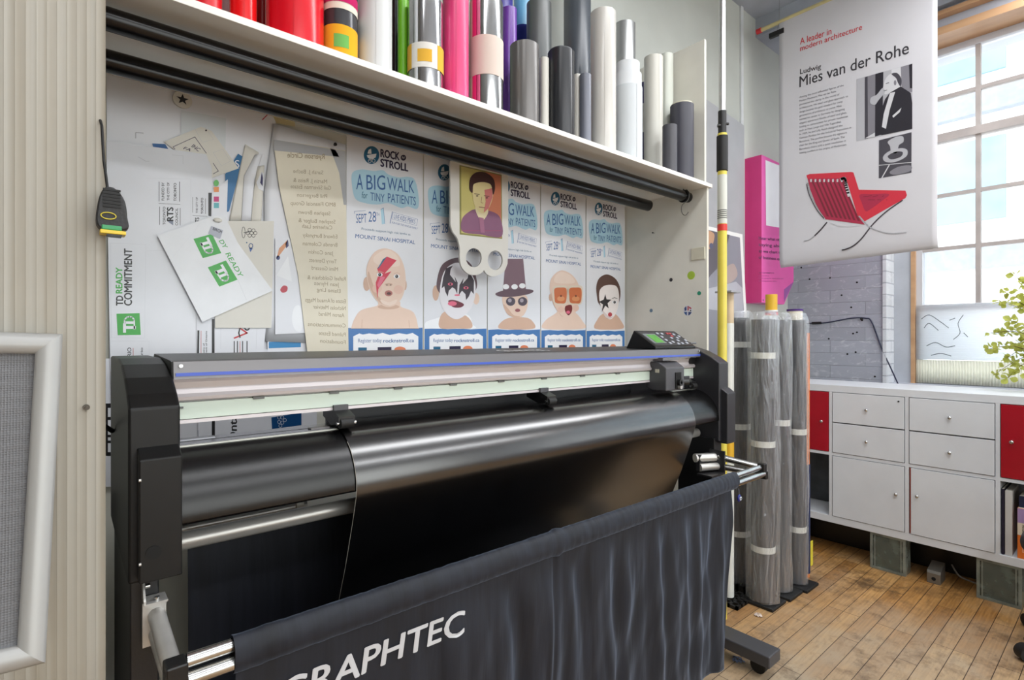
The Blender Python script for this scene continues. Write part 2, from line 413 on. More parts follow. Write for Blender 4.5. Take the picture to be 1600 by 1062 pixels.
# small dark anchor holes left in the brick
hb = MB()
for px, py in [(1265, 436), (1297, 434), (1339, 441), (1315, 461), (1330, 480), (1252, 418), (1347, 500), (1333, 521), (1339, 519), (1324, 553), (1337, 550), (1367, 588), (1295, 529), (1257, 535)]:
    y, z = onX(px, py, WX); hb.tube((WX - .0015, y, z), (WX + .004, y, z), .006, 10)
struct(hb.build('trim_1', mat('dark_hole', (20, 20, 22), .9)))
struct(MB().box(WX, 4.6, -3.6, y_rev, 0, WS).build('wall_right_lower', brick_grey))
struct(MB().box(WX, 4.6, -3.6, y_rev, WT, CEIL).build('wall_right_upper', lintel))
struct(MB().box(WX - .012, WX + .17, y_rev - .02, y_rev + .0, 0, WT).build('trim_2', brick_white))          # white painted brick return
struct(MB().box(4.2, 4.6, .972, y_rev - .02, WS, WT).build('trim_3', mat('grey_plaster_post', (186, 190, 198), .7, var=.06, vscale=5, bump=.3, bscale=30)))
wood = mat('oiled_pine', (206, 166, 126), .5, var=.1, vscale=10, stretch=(1, .1, 1), col2=(180, 138, 100))
struct(MB().box(4.19, 4.30, .95, .972, WS, WT).build('trim_4', wood))
struct(MB().box(4.02, 4.30, -3.4, .95, WT - .045, WT).build('trim_5', wood))
struct(MB().box(3.99, 4.05, -3.4, 1.05, WT + .06, WT + .085).build('trim_6', wood))
struct(MB().box(4.0, 4.05, -3.4, 1.05, WT + .12, WT + .17).build('trim_7', lintel))
# concrete beam under the ceiling near the window wall
struct(MB().box(3.55, 4.05, -3.6, WY, CEIL - .12, CEIL).build('trim_8', concrete))

glass_m = bpy.data.materials.new('window_glass'); glass_m.use_nodes = True
nt = glass_m.node_tree; N = nt.nodes; L = nt.links
for n_ in list(N):
    if n_.type == 'BSDF_PRINCIPLED': N.remove(n_)
tr = N.new('ShaderNodeBsdfTransparent'); gl = N.new('ShaderNodeBsdfGlossy'); gl.inputs['Roughness'].default_value = .02
fr = N.new('ShaderNodeFresnel'); fr.inputs[0].default_value = 1.3
mxs = N.new('ShaderNodeMixShader'); L.new(fr.outputs[0], mxs.inputs[0]); L.new(tr.outputs[0], mxs.inputs[1]); L.new(gl.outputs[0], mxs.inputs[2])
L.new(mxs.outputs[0], N['Material Output'].inputs[0])

sash_white = mat('white_painted_sash', (206, 208, 214), .5, var=.03)
muntin_m = mat('weathered_muntin', (176, 168, 164), .55, var=.08)
GX = 4.25
def window(name, y1, first=False):
    y0 = y1 - 1.24
    root = bpy.data.objects.new(name, None); C.objects.link(root); root.location = (GX, (y0 + y1) / 2, WS); WORLD[root.name] = Vector(root.location); struct(root)
    fm = MB()
    fm.box(GX - .03, GX + .03, y1 - .035, y1, WS, WT - .045); fm.box(GX - .03, GX + .03, y0, y0 + .035, WS, WT - .045)
    fm.box(GX - .03, GX + .03, y0 + .035, y1 - .035, 3.0, WT - .045); fm.box(GX - .03, GX + .03, y0 + .035, y1 - .035, 1.385, 1.434)
    fm.box(GX - .03, GX + .03, y0 + .035, y1 - .035, WS, WS + .03)
    fm.build('frame', sash_white, root, bevel=.003)
    mm = MB()
    for yy in (y1 - .308, y1 - .615, y1 - .922): mm.box(GX - .02, GX + .02, yy - .012, yy + .012, 1.434, 3.0)
    for zz in (2.737, 2.119, 1.784): mm.box(GX - .018, GX + .018, y0 + .035, y1 - .035, zz - .011, zz + .011)
    mm.box(GX - .035, GX + .035, y0 + .035, y1 - .035, 2.455, 2.505)
    mm.build('muntins', muntin_m, root)
    MB().box(GX - .003, GX + .003, y0 + .03, y1 - .03, WS + .02, 3.02).build('pane', glass_m, root)
window('window_1', .955); window('window_2', -.30); window('window_3', -1.555)
struct(MB().box(4.2, 4.32, -3.6, -2.79, WS, WT).build('trim_9', lintel))

# translucent panels standing in the lower part of the window
def translucent(name, col, f=.75):
    m = bpy.data.materials.new(name); m.use_nodes = True
    N = m.node_tree.nodes; L = m.node_tree.links; p = N['Principled BSDF']
    p.inputs['Base Color'].default_value = lin(col); p.inputs['Roughness'].default_value = .35
    t = N.new('ShaderNodeBsdfTranslucent'); t.inputs[0].default_value = lin(col)
    tc = N.new('ShaderNodeTexCoord'); nz = N.new('ShaderNodeTexNoise'); nz.inputs['Scale'].default_value = 5
    L.new(tc.outputs['Object'], nz.inputs['Vector'])
    mr = N.new('ShaderNodeMapRange'); mr.inputs['To Min'].default_value = f - .05; mr.inputs['To Max'].default_value = f + .05; L.new(nz.outputs['Fac'], mr.inputs[0])
    mx = N.new('ShaderNodeMixShader'); L.new(mr.outputs[0], mx.inputs[0]); L.new(p.outputs[0], mx.inputs[1]); L.new(t.outputs[0], mx.inputs[2])
    L.new(mx.outputs[0], N['Material Output'].inputs[0]); return m
fb = MB(); xp = 4.195; zb, zt = 1.085, 1.43
def corr(u, v):
    return (xp + .0006 * math.sin(v * 190), .945 - u * 1.25, zb + (zt - zb) * v)
fb.grid(corr, 2, 180)
tp = thing('translucent_sheet', (xp, .33, zb), 'white frosted plastic sheet across the bottom of the window sash', 'plastic sheet')
fb.build('sheet', translucent('frosted_white_sheet', (250, 251, 252), .9), tp, solid=.003)
dd = artX(xp - .006)
dk = ink(110, 115, 120)
for st in [[(1440, 498), (1452, 492), (1470, 503), (1482, 512)], [(1444, 512), (1452, 505), (1466, 516)], [(1490, 530), (1500, 520), (1497, 505), (1505, 492)],
           [(1448, 540), (1462, 535), (1478, 542), (1492, 540)], [(1484, 500), (1492, 497)], [(1506, 520), (1512, 526)], [(1455, 555), (1470, 552), (1486, 556)]]:
    dd = artX(xp - .006); dd.stroke(spline(st, 5, False), 1.1, dk, 1); dd.build('scribble_line', tp)
rb = MB(); zr0, zr1 = .935, 1.082
def ribs(u, v):
    return (xp + .004 + .003 * math.sin(u * 2 * PI * 90), .945 - u * 1.25, zr0 + (zr1 - zr0) * v)
rb.grid(ribs, 720, 1)
tag(rb.build('corrugated_sheet', translucent('ribbed_clear_sheet', (248, 247, 236), .6), solid=.002), 'ribbed translucent plastic strip at the foot of the window above the cabinet', 'plastic sheet')

# partition of corrugated plastic at the left
pm = mat('corrugated_partition_plastic', (172, 169, 160), .4, var=.05, vscale=3.0, stretch=(14, 1, .15), col2=(146, 138, 122))
pb = MB(); PYY = 1.0
def prib(u, v):
    x = .046 - u * 1.3
    return (x, PYY + .0006 * abs(math.sin(u * PI * 118)) ** .7 + .0012 * math.sin(u * 61), 2.9 * v)
pb.grid(prib, 1180, 1, sm=False)
pb.box(-1.254, .046, PYY + .0045, PYY + .012, 0, 2.9)
part = struct(pb.build('wall_partition', pm))
sx, sz = onY(135, 636, PYY)
scr = MB().tube((sx, PYY - .003, sz), (sx, PYY + .004, sz), .0042, 16).tube((sx, PYY - .006, sz), (sx, PYY - .003, sz), .0018, 10)
scr.build('screw', mat('dull_screw', (92, 86, 78), .5, .6), part)

# ------------------------------------------------------------------ beyond the window
stucco = mat('white_facade', (238, 240, 240), .7, var=.03); sk = mat('blue_facade_glass', (150, 184, 200), .6, spec=.1, var=.2, vscale=.6)
fac = thing('office_building', (13, 4, -6), 'white building with rows of pale blue windows seen outside through the sash window', 'building')
MB().box(13, 15, -14, 20, -6, 14).build('facade', stucco, fac)
for zz, hh in [(3.4, 1.5), (6.1, 1.6), (9.0, 1.5)]:
    for k in range(10):
        y0 = -8 + k * 2.4
        MB().box(12.93, 12.99, y0, y0 + 2.1, zz, zz + hh).build('window_pane', sk, fac)
band = mat('grey_facade_band', (146, 152, 162), .6)
MB().box(12.8, 13, -14, 20, 5.35, 5.75).build('ledge', band, fac); MB().box(12.8, 13, -14, 20, 8.2, 8.5).build('ledge', band, fac); MB().box(12.8, 13, -14, 20, 2.5, 2.9).build('ledge', band, fac)
# ------------------------------------------------------------------ cutting plotter
plot = thing('cutting_plotter', (1.0, 1.2, 0), 'long black vinyl cutting plotter on a wheeled stand under the shelf of rolls', 'plotter')
capprof = [(1.45, .83), (1.03, .83), (1.03, 1.108), (1.06, 1.128), (1.11, 1.152), (1.18, 1.172), (1.257, 1.181), (1.45, 1.181)]
lowprof = [(1.06, .838), (1.0, .838), (1.0, 1.03), (1.03, 1.045), (1.06, 1.045)]
e = MB().prism(capprof, 'x', .0754, .146).build('end_cap', black_plastic, plot, bevel=.004, seg=3)
cvb = MB().prism(lowprof, 'x', .087, .1445).build('motor_cover', black_plastic, e, bevel=.002)
hx, hz = onY(240, 863, .9995)
MB().tube((hx, .9985, hz), (hx, 1.002, hz), .0105, 24).build('knob_hole', mat('deep_black', (6, 6, 6), .8), e)
for z_ in (.87, 1.0): MB().tube((.0865, .998, z_), (.0895, .998, z_), .0025, 8).build('screw', satin_alu, e)
capR = [(q[0], q[1] + (0.018 if q[1] > 1.0 else 0)) for q in capprof]
e2 = MB().prism(capR, 'x', 1.886, 1.955).build('end_cap', mat('charcoal_plastic', (42, 42, 46), .4, var=.06, vscale=40, bump=.06, bscale=1400), plot, bevel=.004, seg=3)
MB().prism([(1.06, .822), (1.005, .822), (1.005, 1.012), (1.03, 1.03), (1.06, 1.03)], 'x', 1.9, 1.962).build('motor_cover', MATS['charcoal_plastic'], e2, bevel=.003)
# hinged top cover with silver front and blue stripe
MB().prism([(1.117, 1.1775), (1.14, 1.1795), (1.36, 1.1865), (1.37, 1.18), (1.37, 1.12), (1.2, 1.12), (1.13, 1.147), (1.117, 1.147)], 'x', .145, 1.887).build('top_cover', mat('satin_black_cover', (30, 30, 32), .38, var=.08, vscale=30, bump=.15, bscale=500), plot)
silver = mat('silver_grey_trim', (118, 116, 118), .33, .5, var=.04, vscale=20, stretch=(.05, 1, 1))
tr_ = MB().prism([(1.1125, 1.1775), (1.117, 1.1795), (1.118, 1.1465), (1.108, 1.1465), (1.1085, 1.15)], 'x', .147, 1.886).build('front_trim', silver, plot)
MB().box(.15, 1.884, 1.1065, 1.1105, 1.1515, 1.1575).build('blue_stripe', ink(70, 96, 196), tr_)
sx, sz = onY(272, 577, 1.110)
MB().tube((.158, 1.107, 1.17), (.158, 1.112, 1.17), .0032, 12).build('screw', chrome, tr_)
MB().tube((1.878, 1.107, 1.17), (1.878, 1.112, 1.17), .0032, 12).build('screw', chrome, tr_)
logo = Art((0, 0, 1.1440), (1, 0, 0), (0, 1, .0318), (0, -.0318, 1), e=.0008)
logo.text('GRAPHTEC', (.95, 1.16), (1.13, 1.16), (.96, 1.225), ink(225, 225, 222), 1, .018)
logo.build('badge', plot, label='pale raised maker lettering')
# carriage beam
railm = mat('anodised_rail', (214, 208, 210), .36, .25, var=.03, vscale=20, stretch=(.04, 1, 1))
beam = MB().prism([(1.126, 1.147), (1.1345, 1.139), (1.137, 1.128), (1.134, 1.118), (1.129, 1.112), (1.131, 1.106), (1.14, 1.1035), (1.15, 1.1025), (1.15, 1.07), (1.138, 1.069), (1.138, 1.0625), (1.2, 1.0625), (1.2, 1.147)], 'x', .145, 1.887).build('carriage_beam', railm, plot)
MB().box(.147, 1.886, 1.1385, 1.152, 1.0705, 1.1015).build('scale_strip', mat('pale_green_scale', (206, 220, 208), .4, var=.03, vscale=30, stretch=(.05, 1, 1)), beam)
for px, py in [(404, 622), (522, 612), (622, 603), (708, 598), (783, 592), (850, 587), (910, 583), (965, 580)]:
    x, z = onY(px, py, 1.138)
    MB().box(x - .0105, x + .0105, 1.1355, 1.145, 1.0985, 1.104).build('roller_mark', mat('grey_mark', (96, 98, 96), .4), beam)
MB().box(.148, .166, 1.136, 1.142, 1.0905, 1.094).build('roller_mark', MATS['grey_mark'], beam)
MB().box(1.85, 1.872, 1.122, 1.14, 1.12, 1.146).build('end_stop', dark_plastic, beam)
# tool carriage
car = MB().prism([(1.07, 1.035), (1.07, 1.115), (1.1, 1.135), (1.16, 1.138), (1.16, 1.05), (1.13, 1.035)], 'x', 1.6, 1.715).build('tool_carriage', mat('dark_grey_carriage', (74, 74, 78), .35, var=.06, bump=.1, bscale=400), plot, bevel=.004)
MB().box(1.655, 1.69, 1.067, 1.072, 1.04, 1.098).build('recess', mat('deep_black', (6, 6, 6), .8), car)
MB().tube((1.672, 1.055, 1.062), (1.672, 1.075, 1.062), .012, 20, inner=.006).build('tool_knob', dark_plastic, car)
MB().tube((1.674, 1.056, 1.047), (1.674, 1.075, 1.047), .008, 16).build('tool_knob', satin_alu, car)
MB().tube((1.718, 1.085, 1.06), (1.74, 1.07, 1.06), .012, 18, inner=.006).build('lock_knob', dark_plastic, car)
MB().box(1.596, 1.6, 1.098, 1.112, 1.098, 1.11).build('window', ink(190, 186, 170), car)
MB().box(1.61, 1.71, 1.09, 1.145, 1.14, 1.150).build('carriage_lid', MATS['silver_grey_trim'], car)
# platen: plate and curved front
plm = mat('black_satin_platen', (10, 10, 11), .26, var=.15, vscale=60, bump=.08, bscale=700)
curve = [(1.14 - .110 * math.sin(t), .912 + .110 * math.cos(t)) for t in [PI / 2 * i / 12 for i in range(13)]]
MB().prism([(1.20, 1.022)] + curve + [(1.031, .908), (1.045, .908), (1.2, 1.0)], 'x', .146, 1.886, sm=True).build('platen', plm, plot, bevel=0)
plate = MB().box(.147, 1.885, 1.135, 1.205, 1.0215, 1.0245).build('platen_plate', mat('grey_platen_plate', (120, 120, 124), .2, .8, var=.06, vscale=8, stretch=(.3, 2, 1)), plot)
MB().box(.147, 1.885, 1.128, 1.1345, 1.0205, 1.0232).build('cutting_strip', mat('bright_edge_strip', (205, 205, 196), .3, .6), plate)
MB().box(.147, 1.885, 1.163, 1.1645, 1.0246, 1.0249).build('groove', mat('deep_black', (6, 6, 6), .8), plate)
MB().box(.155, .225, 1.172, 1.196, 1.0247, 1.0262).build('sticker', paper, plate)
MB().box(.40, .44, 1.14, 1.16, 1.0247, 1.0275).build('sensor', MATS['silver_grey_trim'], plate)
MB().prism([(1.19, 1.0), (1.08, .95), (1.08, .925), (1.26, .93), (1.26, .99), (1.22, 1.0)], 'x', .146, 1.886).build('body_beam', dark_plastic, plot)
MB().box(.47, 1.62, 1.235, 1.245, 1.0, 1.12).build('rear_guide', mat('dark_grey_guide', (50, 51, 54), .5), plot)
def pinch(x):
    b = MB().prism([(1.10, 1.04), (1.10, 1.052), (1.13, 1.0625), (1.19, 1.0625), (1.19, 1.045), (1.14, 1.03)], 'x', x - .018, x + .018).build('pinch_roller', dark_plastic, plot)
    MB().tube((x - .014, 1.105, 1.0375), (x + .014, 1.105, 1.0375), .0115, 18).build('wheel', rubber, b)
    MB().tube((x - .02, 1.105, 1.0375), (x + .022, 1.105, 1.0375), .004, 10).build('axle', chrome, b)
    MB().box(x - .016, x + .016, 1.13, 1.15, 1.0625, 1.074).build('bracket', MATS['dark_grey_carriage'], b)
for x in (.462, 1.075, 1.83): pinch(x)
# control panel
cp = MB().prism([(1.12, 1.180), (1.12, 1.188), (1.215, 1.248), (1.25, 1.182)], 'x', 1.61, 1.872).build('control_panel', black_plastic, plot, bevel=.002)
pa = Art((1.61, 1.12, 1.188), (1, 0, 0), Vector((0, .095, .06)).normalized(), Vector((0, -.06, .095)).normalized(), e=.0008)
pl_ = math.hypot(.095, .06)
pa.poly([(.01, .008), (.25, .008), (.25, pl_ - .006), (.01, pl_ - .006)], mat('panel_face', (52, 53, 58), .3), 1)
pa.build('panel_face', cp)
scn = Art(pa.O, pa.U, pa.V, pa.N, e=.0008)
scn.poly([(.02, .022), (.098, .022), (.098, .088), (.02, .088)], mat('grey_screen_surround', (124, 130, 132), .15), 2)
scn.poly([(.036, .026), (.09, .026), (.09, .08), (.036, .08)], mat('green_display', (92, 158, 76), .15, var=.1), 3)
scn.build('display', cp)
btn = ink(176, 180, 190); redb = ink(176, 74, 78)
for i, (u, v, c_) in enumerate([(.112, .09, 0), (.112, .066, 0), (.112, .044, 0), (.112, .022, 0), (.14, .088, 0), (.14, .03, 0), (.178, .09, 1), (.196, .09, 1), (.186, .072, 1),
                                (.166, .058, 0), (.206, .058, 0), (.186, .04, 0), (.214, .084, 0), (.232, .07, 0), (.224, .022, 0), (.238, .04, 0), (.16, .018, 0), (.19, .02, 0)]):
    q = Art(pa.O, pa.U, pa.V, pa.N, e=.0008); q.sheet([(u, v - .005), (u + .013, v - .005), (u + .013, v + .005), (u, v + .005)], redb if c_ else btn, -.003)
    q.build('button', cp, label='red button' if c_ else None)
MB().box(1.872, 1.915, 1.14, 1.24, 1.196, 1.2035).build('tray', MATS['silver_grey_trim'], plot, bevel=.003)

# stand
for sx0, sx1, fx0, fx1 in ((.079, .118, .07, .16), (1.876, 1.93, 1.90, 1.99)):
    MB().box(sx0, sx1, 1.045, 1.40 if sx0 < 1 else 1.2, .085, .84).build('stand_leg', black_metal, plot, bevel=.002)
    ft = MB().box(fx0, fx1, .85, 1.55, .05, .092).build('foot', mat('dark_grey_foot', (66, 66, 70), .4, var=.06), plot, bevel=.004)
    for yy in (.905, 1.49):
        xm = (fx0 + fx1) / 2
        cs = MB().tube((xm - .016, yy, .028), (xm + .016, yy, .028), .028, 24).build('caster', rubber, ft)
MB().box(.13, 1.88, 1.36, 1.40, .25, .31).build('cross_brace', black_metal, plot)
# roll holding shafts seen below the platen
MB().tube((.12, 1.12, .853), (1.88, 1.12, .853), .0165, 28).build('stock_shaft', satin_alu, plot)
MB().tube((.12, 1.2, .8495), (.41, 1.2, .8495), .0098, 20).build('stock_shaft', satin_alu, plot)
cr_ = MB().tube((.385, 1.2, .8495), (.402, 1.2, .8495), .0165, 24, inner=.008).build('core_end', mat('paper_core', (200, 198, 188), .6), plot)
MB().box(.225, .235, 1.185, 1.2, .838, .846).build('clip', dark_plastic, plot)
# basket arms
ar = MB(); ar.box(.094, .126, 1.028, 1.043, .725, .80); ar.prism([(1.043, .80), (1.043, .845), (1.01, .805), (1.01, .80)], 'x', .094, .097); ar.box(.094, .126, 1.008, 1.043, .798, .801)
ab = ar.build('arm_bracket', satin_alu, plot)
MB().tube((.112, 1.018, .8), (.112, 1.018, .806), .004, 10).build('bolt', chrome, ab); MB().tube((.098, 1.03, .822), (.104, 1.03, .822), .004, 10).build('bolt', chrome, ab)
MB().tube((.113, 1.03, .772), (.118, .905, .745), .0125, 20).build('basket_arm', satin_alu, plot)
MB().tube((.113, 1.03, .742), (.118, .905, .722), .0115, 20).build('basket_arm', satin_alu, plot)
MB().box(.106, .134, .872, .905, .722, .76).build('arm_joint', dark_plastic, plot, bevel=.003)
ar = MB(); ar.box(1.80, 1.90, 1.06, 1.075, .725, .785); ar.box(1.78, 1.875, 1.0, 1.06, .715, .722); ar.box(1.868, 1.876, 1.0, 1.06, .722, .80)
ar.build('arm_bracket', mat('dark_steel_bracket', (84, 84, 86), .3, .8), plot)
MB().tube((1.80, 1.08, .772), (1.872, 1.04, .772), .016, 20).build('shaft_end', satin_alu, plot); MB().tube((1.80, 1.06, .74), (1.872, 1.03, .74), .014, 20).build('shaft_end', satin_alu, plot)
MB().tube((1.876, 1.03, .775), (1.925, .892, .752), .012, 20).build('basket_arm', chrome, plot)
MB().tube((1.876, 1.03, .74), (1.925, .892, .728), .012, 20).build('basket_arm', chrome, plot)
MB().box(1.912, 1.936, .874, .9, .738, .768).build('arm_joint', dark_plastic, plot, bevel=.003); MB().box(1.922, 1.942, .872, .894, .712, .74).build('arm_joint', dark_plastic, plot, bevel=.003)
MB().tube((.134, .89, .754), (1.915, .89, .754), .0105, 20).build('basket_rod', chrome, plot)
MB().tube((.134, .882, .731), (1.922, .882, .731), .0105, 20).build('basket_rod', chrome, plot)
# basket cloth
def fold(x, z):
    k = min(1, max(0, (.71 - z) / .10))
    a = .010 * math.sin(x * 23 + 1.5 * math.sin(x * 7) + z * 1.7) + .006 * math.sin(x * 51 - z * 4 + 2 * math.sin(z * 6 + x * 3)) + .004 * math.sin(x * 90 + z * 9)
    a = a * .7 + .012 * noise.noise((x * 5 + z * 2, z * 2, 3)) + .007 * noise.noise((x * 16 - z * 6, z * 2.5, 8)) + .0022 * noise.noise((x * 48 + z * 6, z * 5, 5))
    seam = math.exp(-((x - .875) / .008) ** 2)
    amp = .25 + .75 * min(1, max(0, (x - .5) / .3))
    return .884 + .06 * max(0, (.72 - z)) ** 1.3 - a * 1.15 * k * amp + .007 * seam
def cloth(u, v):
    x = .197 + u * 1.50
    if v < .62:
        z = .735 - (v / .62) * .63
        return (x, fold(x, z), z)
    if v < .8:
        t = (v - .62) / .18
        y0 = fold(x, .105)
        return (x, y0 + (1.28 - y0) * t, .105 - .04 * math.sin(PI * t))
    t = (v - .8) / .2
    return (x, 1.28 + .02 * t + .004 * math.sin(x * 20), .105 + t * .69)
velvet = mat('navy_black_cloth', (25, 29, 39), .62, var=.25, vscale=6, sheen=.3, bump=.5, bscale=7, spec=.4, stretch=(7, 1, .6))
velvet.node_tree.nodes['Principled BSDF'].inputs['Sheen Tint'].default_value = (.6, .75, 1, 1)
velvet.node_tree.nodes['Principled BSDF'].inputs['Sheen Roughness'].default_value = .4
cl = MB().grid(cloth, 420, 110).build('basket_cloth', velvet, plot)
def sleeve(u, v):
    x = .193 + u * 1.527; a = 2 * PI * v
    n_ = .0003 * math.sin(x * 260 + 6 * noise.noise((x * 9, 1, 2)) + 2 * math.sin(a)) + .0012 * noise.noise((x * 35, math.cos(a) * 2, math.sin(a) * 2))
    sm_ = .004 * math.exp(-((x - .878) / .012) ** 2)
    return (x, .8855 + (.0185 + n_ + sm_ * .5) * math.cos(a), .7425 + (.0285 + n_ + sm_) * math.sin(a))
MB().grid(sleeve, 300, 28).build('sleeve', velvet, cl)
tv, tf = embolden(*text_mesh('GRAPHTEC'), .02)
x0t = min(v[0] for v in tv); x1t = max(v[0] for v in tv)
tx = []
for i_, v in enumerate(tv):
    x = .252 + (v[0] - x0t) / (x1t - x0t) * .36; z = .628 + v[1] / .69 * .046
    tx.append((x + (z - .628) * .12, fold(x, z) - .0022 - .0001 * (i_ * 4 // len(tv)), z))
MB().add(tx, tf).build('lettering', ink(200, 202, 206), cl, label='large pale grey maker lettering')

# vinyl over the platen
vs_ = []
pth = spline([(1.20, 1.0275), (1.165, 1.0272)] + [(1.14 - .113 * math.sin(t), .912 + .113 * math.cos(t)) for t in [PI / 2 * i / 5 for i in range(1, 6)]] +
             [(1.036, .875), (1.056, .815), (1.085, .735), (1.12, .65), (1.165, .53), (1.21, .38), (1.215, .22), (1.13, .13), (1.0, .115)], 6, False)
vinyl_m = mat('black_satin_vinyl', (5, 5, 6), .24, var=.1, vscale=30, bump=.02, bscale=900, spec=1.0, coat=.8)
vinyl_m.node_tree.nodes['Principled BSDF'].inputs['Coat Roughness'].default_value = .22
def vin(u, v):
    i = min(len(pth) - 1, int(round(v * (len(pth) - 1)))); q = pth[i]
    return (.452 + u * 1.262, q[0], q[1])
def vin2(u, v):
    x, y, z = vin(u, v); i = min(len(pth) - 2, int(round(v * (len(pth) - 1)))); a, b = pth[max(i - 1, 0)], pth[i + 1]
    d = Vector((b[0] - a[0], b[1] - a[1])).normalized(); return (x, y - d.y * -.0006, z - d.x * .0006)
vin_o = MB().grid(vin, 24, len(pth) - 1).grid(vin2, 24, len(pth) - 1).build('vinyl_sheet', [vinyl_m])
for x_ in (.452, 1.714):
    eb = MB(); pp = pth[18:]
    eb.add([(x_ + s_ * .0007, q[0] - .0004, q[1]) for q in pp for s_ in (-1, 1)], [(2 * k, 2 * k + 1, 2 * k + 3, 2 * k + 2) for k in range(len(pp) - 1)], 0, True)
    eb.build('backing_edge', ink(176, 172, 162, 60), vin_o, label='thin pale edge of the backing paper')
tag(vin_o, 'wide black vinyl sheet draped over the front of the cutting plotter', 'vinyl')
# evil-eye charm
ex, ez = onY(1155, 778, .868)
ch = thing('eye_charm', (ex, .868, ez - .012), 'small blue glass eye charm dangling from the right end of the basket rod', 'charm')
MB().ball((ex, .868, ez), .0105, .005, .0125).build('bead', ink(26, 34, 120, .1), ch)
MB().tube((ex, .862, ez), (ex, .8635, ez), .0062, 18).build('eye_ring', ink(214, 220, 232, .1), ch)
MB().tube((ex, .8612, ez), (ex, .8622, ez), .003, 14).build('pupil', ink(10, 12, 30, .1), ch)
MB().path([(ex, .868, ez + .012), (ex - .002, .868, ez + .03), (ex, .872, .718)], .0009, 6).build('cord', ink(110, 112, 130), ch)

# power cable and cable bundle left of the plotter
x0, z0 = onY(163, 655, 1.32); x1, z1 = onY(184, 672, 1.32)
pc = MB().path(spline([(.03, 1.2, z0 + .01), (.045, 1.3, z0), (.073, 1.34, z1 - .004)], 6, False), .0045, 8)
tag(pc.build('power_cable', rubber), 'dark grey power cable running from behind the partition to the left end of the plotter', 'cable')
cbm = MB()
for i in range(5):
    cbm.path(spline([(.02 + i * .008, 1.47, .88), (.025 + i * .007, 1.465 + .006 * i, .7), (.03 + i * .006, 1.47, .45), (.02 + i * .009, 1.5, .12), (.03, 1.5, .006)], 6, False), .006, 8)
tag(cbm.build('cable_bundle', rubber), 'bundle of black cables hanging down between the partition and the plotter', 'cables')
# ------------------------------------------------------------------ shelf unit
SXR, SYF, SZ = 2.130, 1.22, 1.890
shelf = thing('shelf_unit', (.9, 1.44, 0), 'tall white open shelf unit built round the plotter against the back wall', 'shelf unit')
gloss_shelf = mat('white_gloss_shelf', (234, 231, 224), .22, var=.03, vscale=3, stretch=(.4, 1, 1))
MB().box(-.34, 2.158, 1.21, 1.655, SZ - .016, SZ).build('shelf_board', gloss_shelf, shelf, bevel=.001)
MB().box(SXR, SXR + .014, SYF, 1.675, 0, SZ - .0165).build('side_panel', white_board, shelf)
MB().box(SXR - .02, SXR - .006, SYF + .0, 1.655, SZ, 2.51).build('upper_side_panel', white_board, shelf)
MB().box(-.34, -.325, SYF, 1.675, 0, SZ - .0165).build('side_panel', white_board, shelf)
MB().box(-.325, SXR, 1.66, 1.675, .0, SZ - .0165).build('back_panel', mat('pale_back_panel', (206, 206, 196), .5, var=.04, vscale=3), shelf)

# black tubes hung under the shelf
def rod(y, z, r, x1, label):
    t = thing('black_tube', (1.0, y, z - r), label, 'tube', 'black tubes under the shelf')
    tb = MB().tube((-.32, y, z), (x1, y, z), r, 36, inner=r * .8); tb.build('tube', rod_black, t)
    for xx in (-.2,):
        pts = [(xx, y + (r + .002) * math.cos(a), z + (r + .002) * math.sin(a)) for a in [PI * 2 * i / 20 for i in range(21)]]
        MB().path(pts, .0022, 6).path([(xx, y, z + r), (xx, y, SZ - .016)], .002, 6).build('hanger', chrome, t)
    return t
r1 = rod(1.30, 1.842, .0225, 2.112, 'front black tube hanging right under the white shelf, ending at the ring and hook')
r2 = rod(1.45, 1.822, .0245, 2.028, 'back black tube under the shelf, ending short of the white side panel')
rg = MB().path([(2.075, 1.30 + .025 * math.cos(a), 1.842 + .025 * math.sin(a)) for a in [PI * 2 * i / 28 for i in range(29)]], .003, 8)
rg.path([(2.075, 1.3, 1.867), (2.075, 1.3, SZ - .016)], .002, 6)
rg.build('end_ring', dark_plastic, r1)
hx, hz = onY(1067, 325, 1.29)
hk = MB().path(spline([(2.074, 1.285, 1.868), (2.076, 1.272, 1.85), (2.07, 1.275, 1.82), (2.045, 1.285, 1.798), (2.035, 1.285, 1.775), (2.045, 1.285, 1.757), (2.068, 1.285, 1.755), (2.09, 1.285, 1.772)], 6, False), .0016, 8)
tag(hk.build('wire_hook', mat('dark_steel_wire', (90, 88, 84), .3, .9)), 'bent steel wire hook hanging from the right end of the front black tube', 'hook')

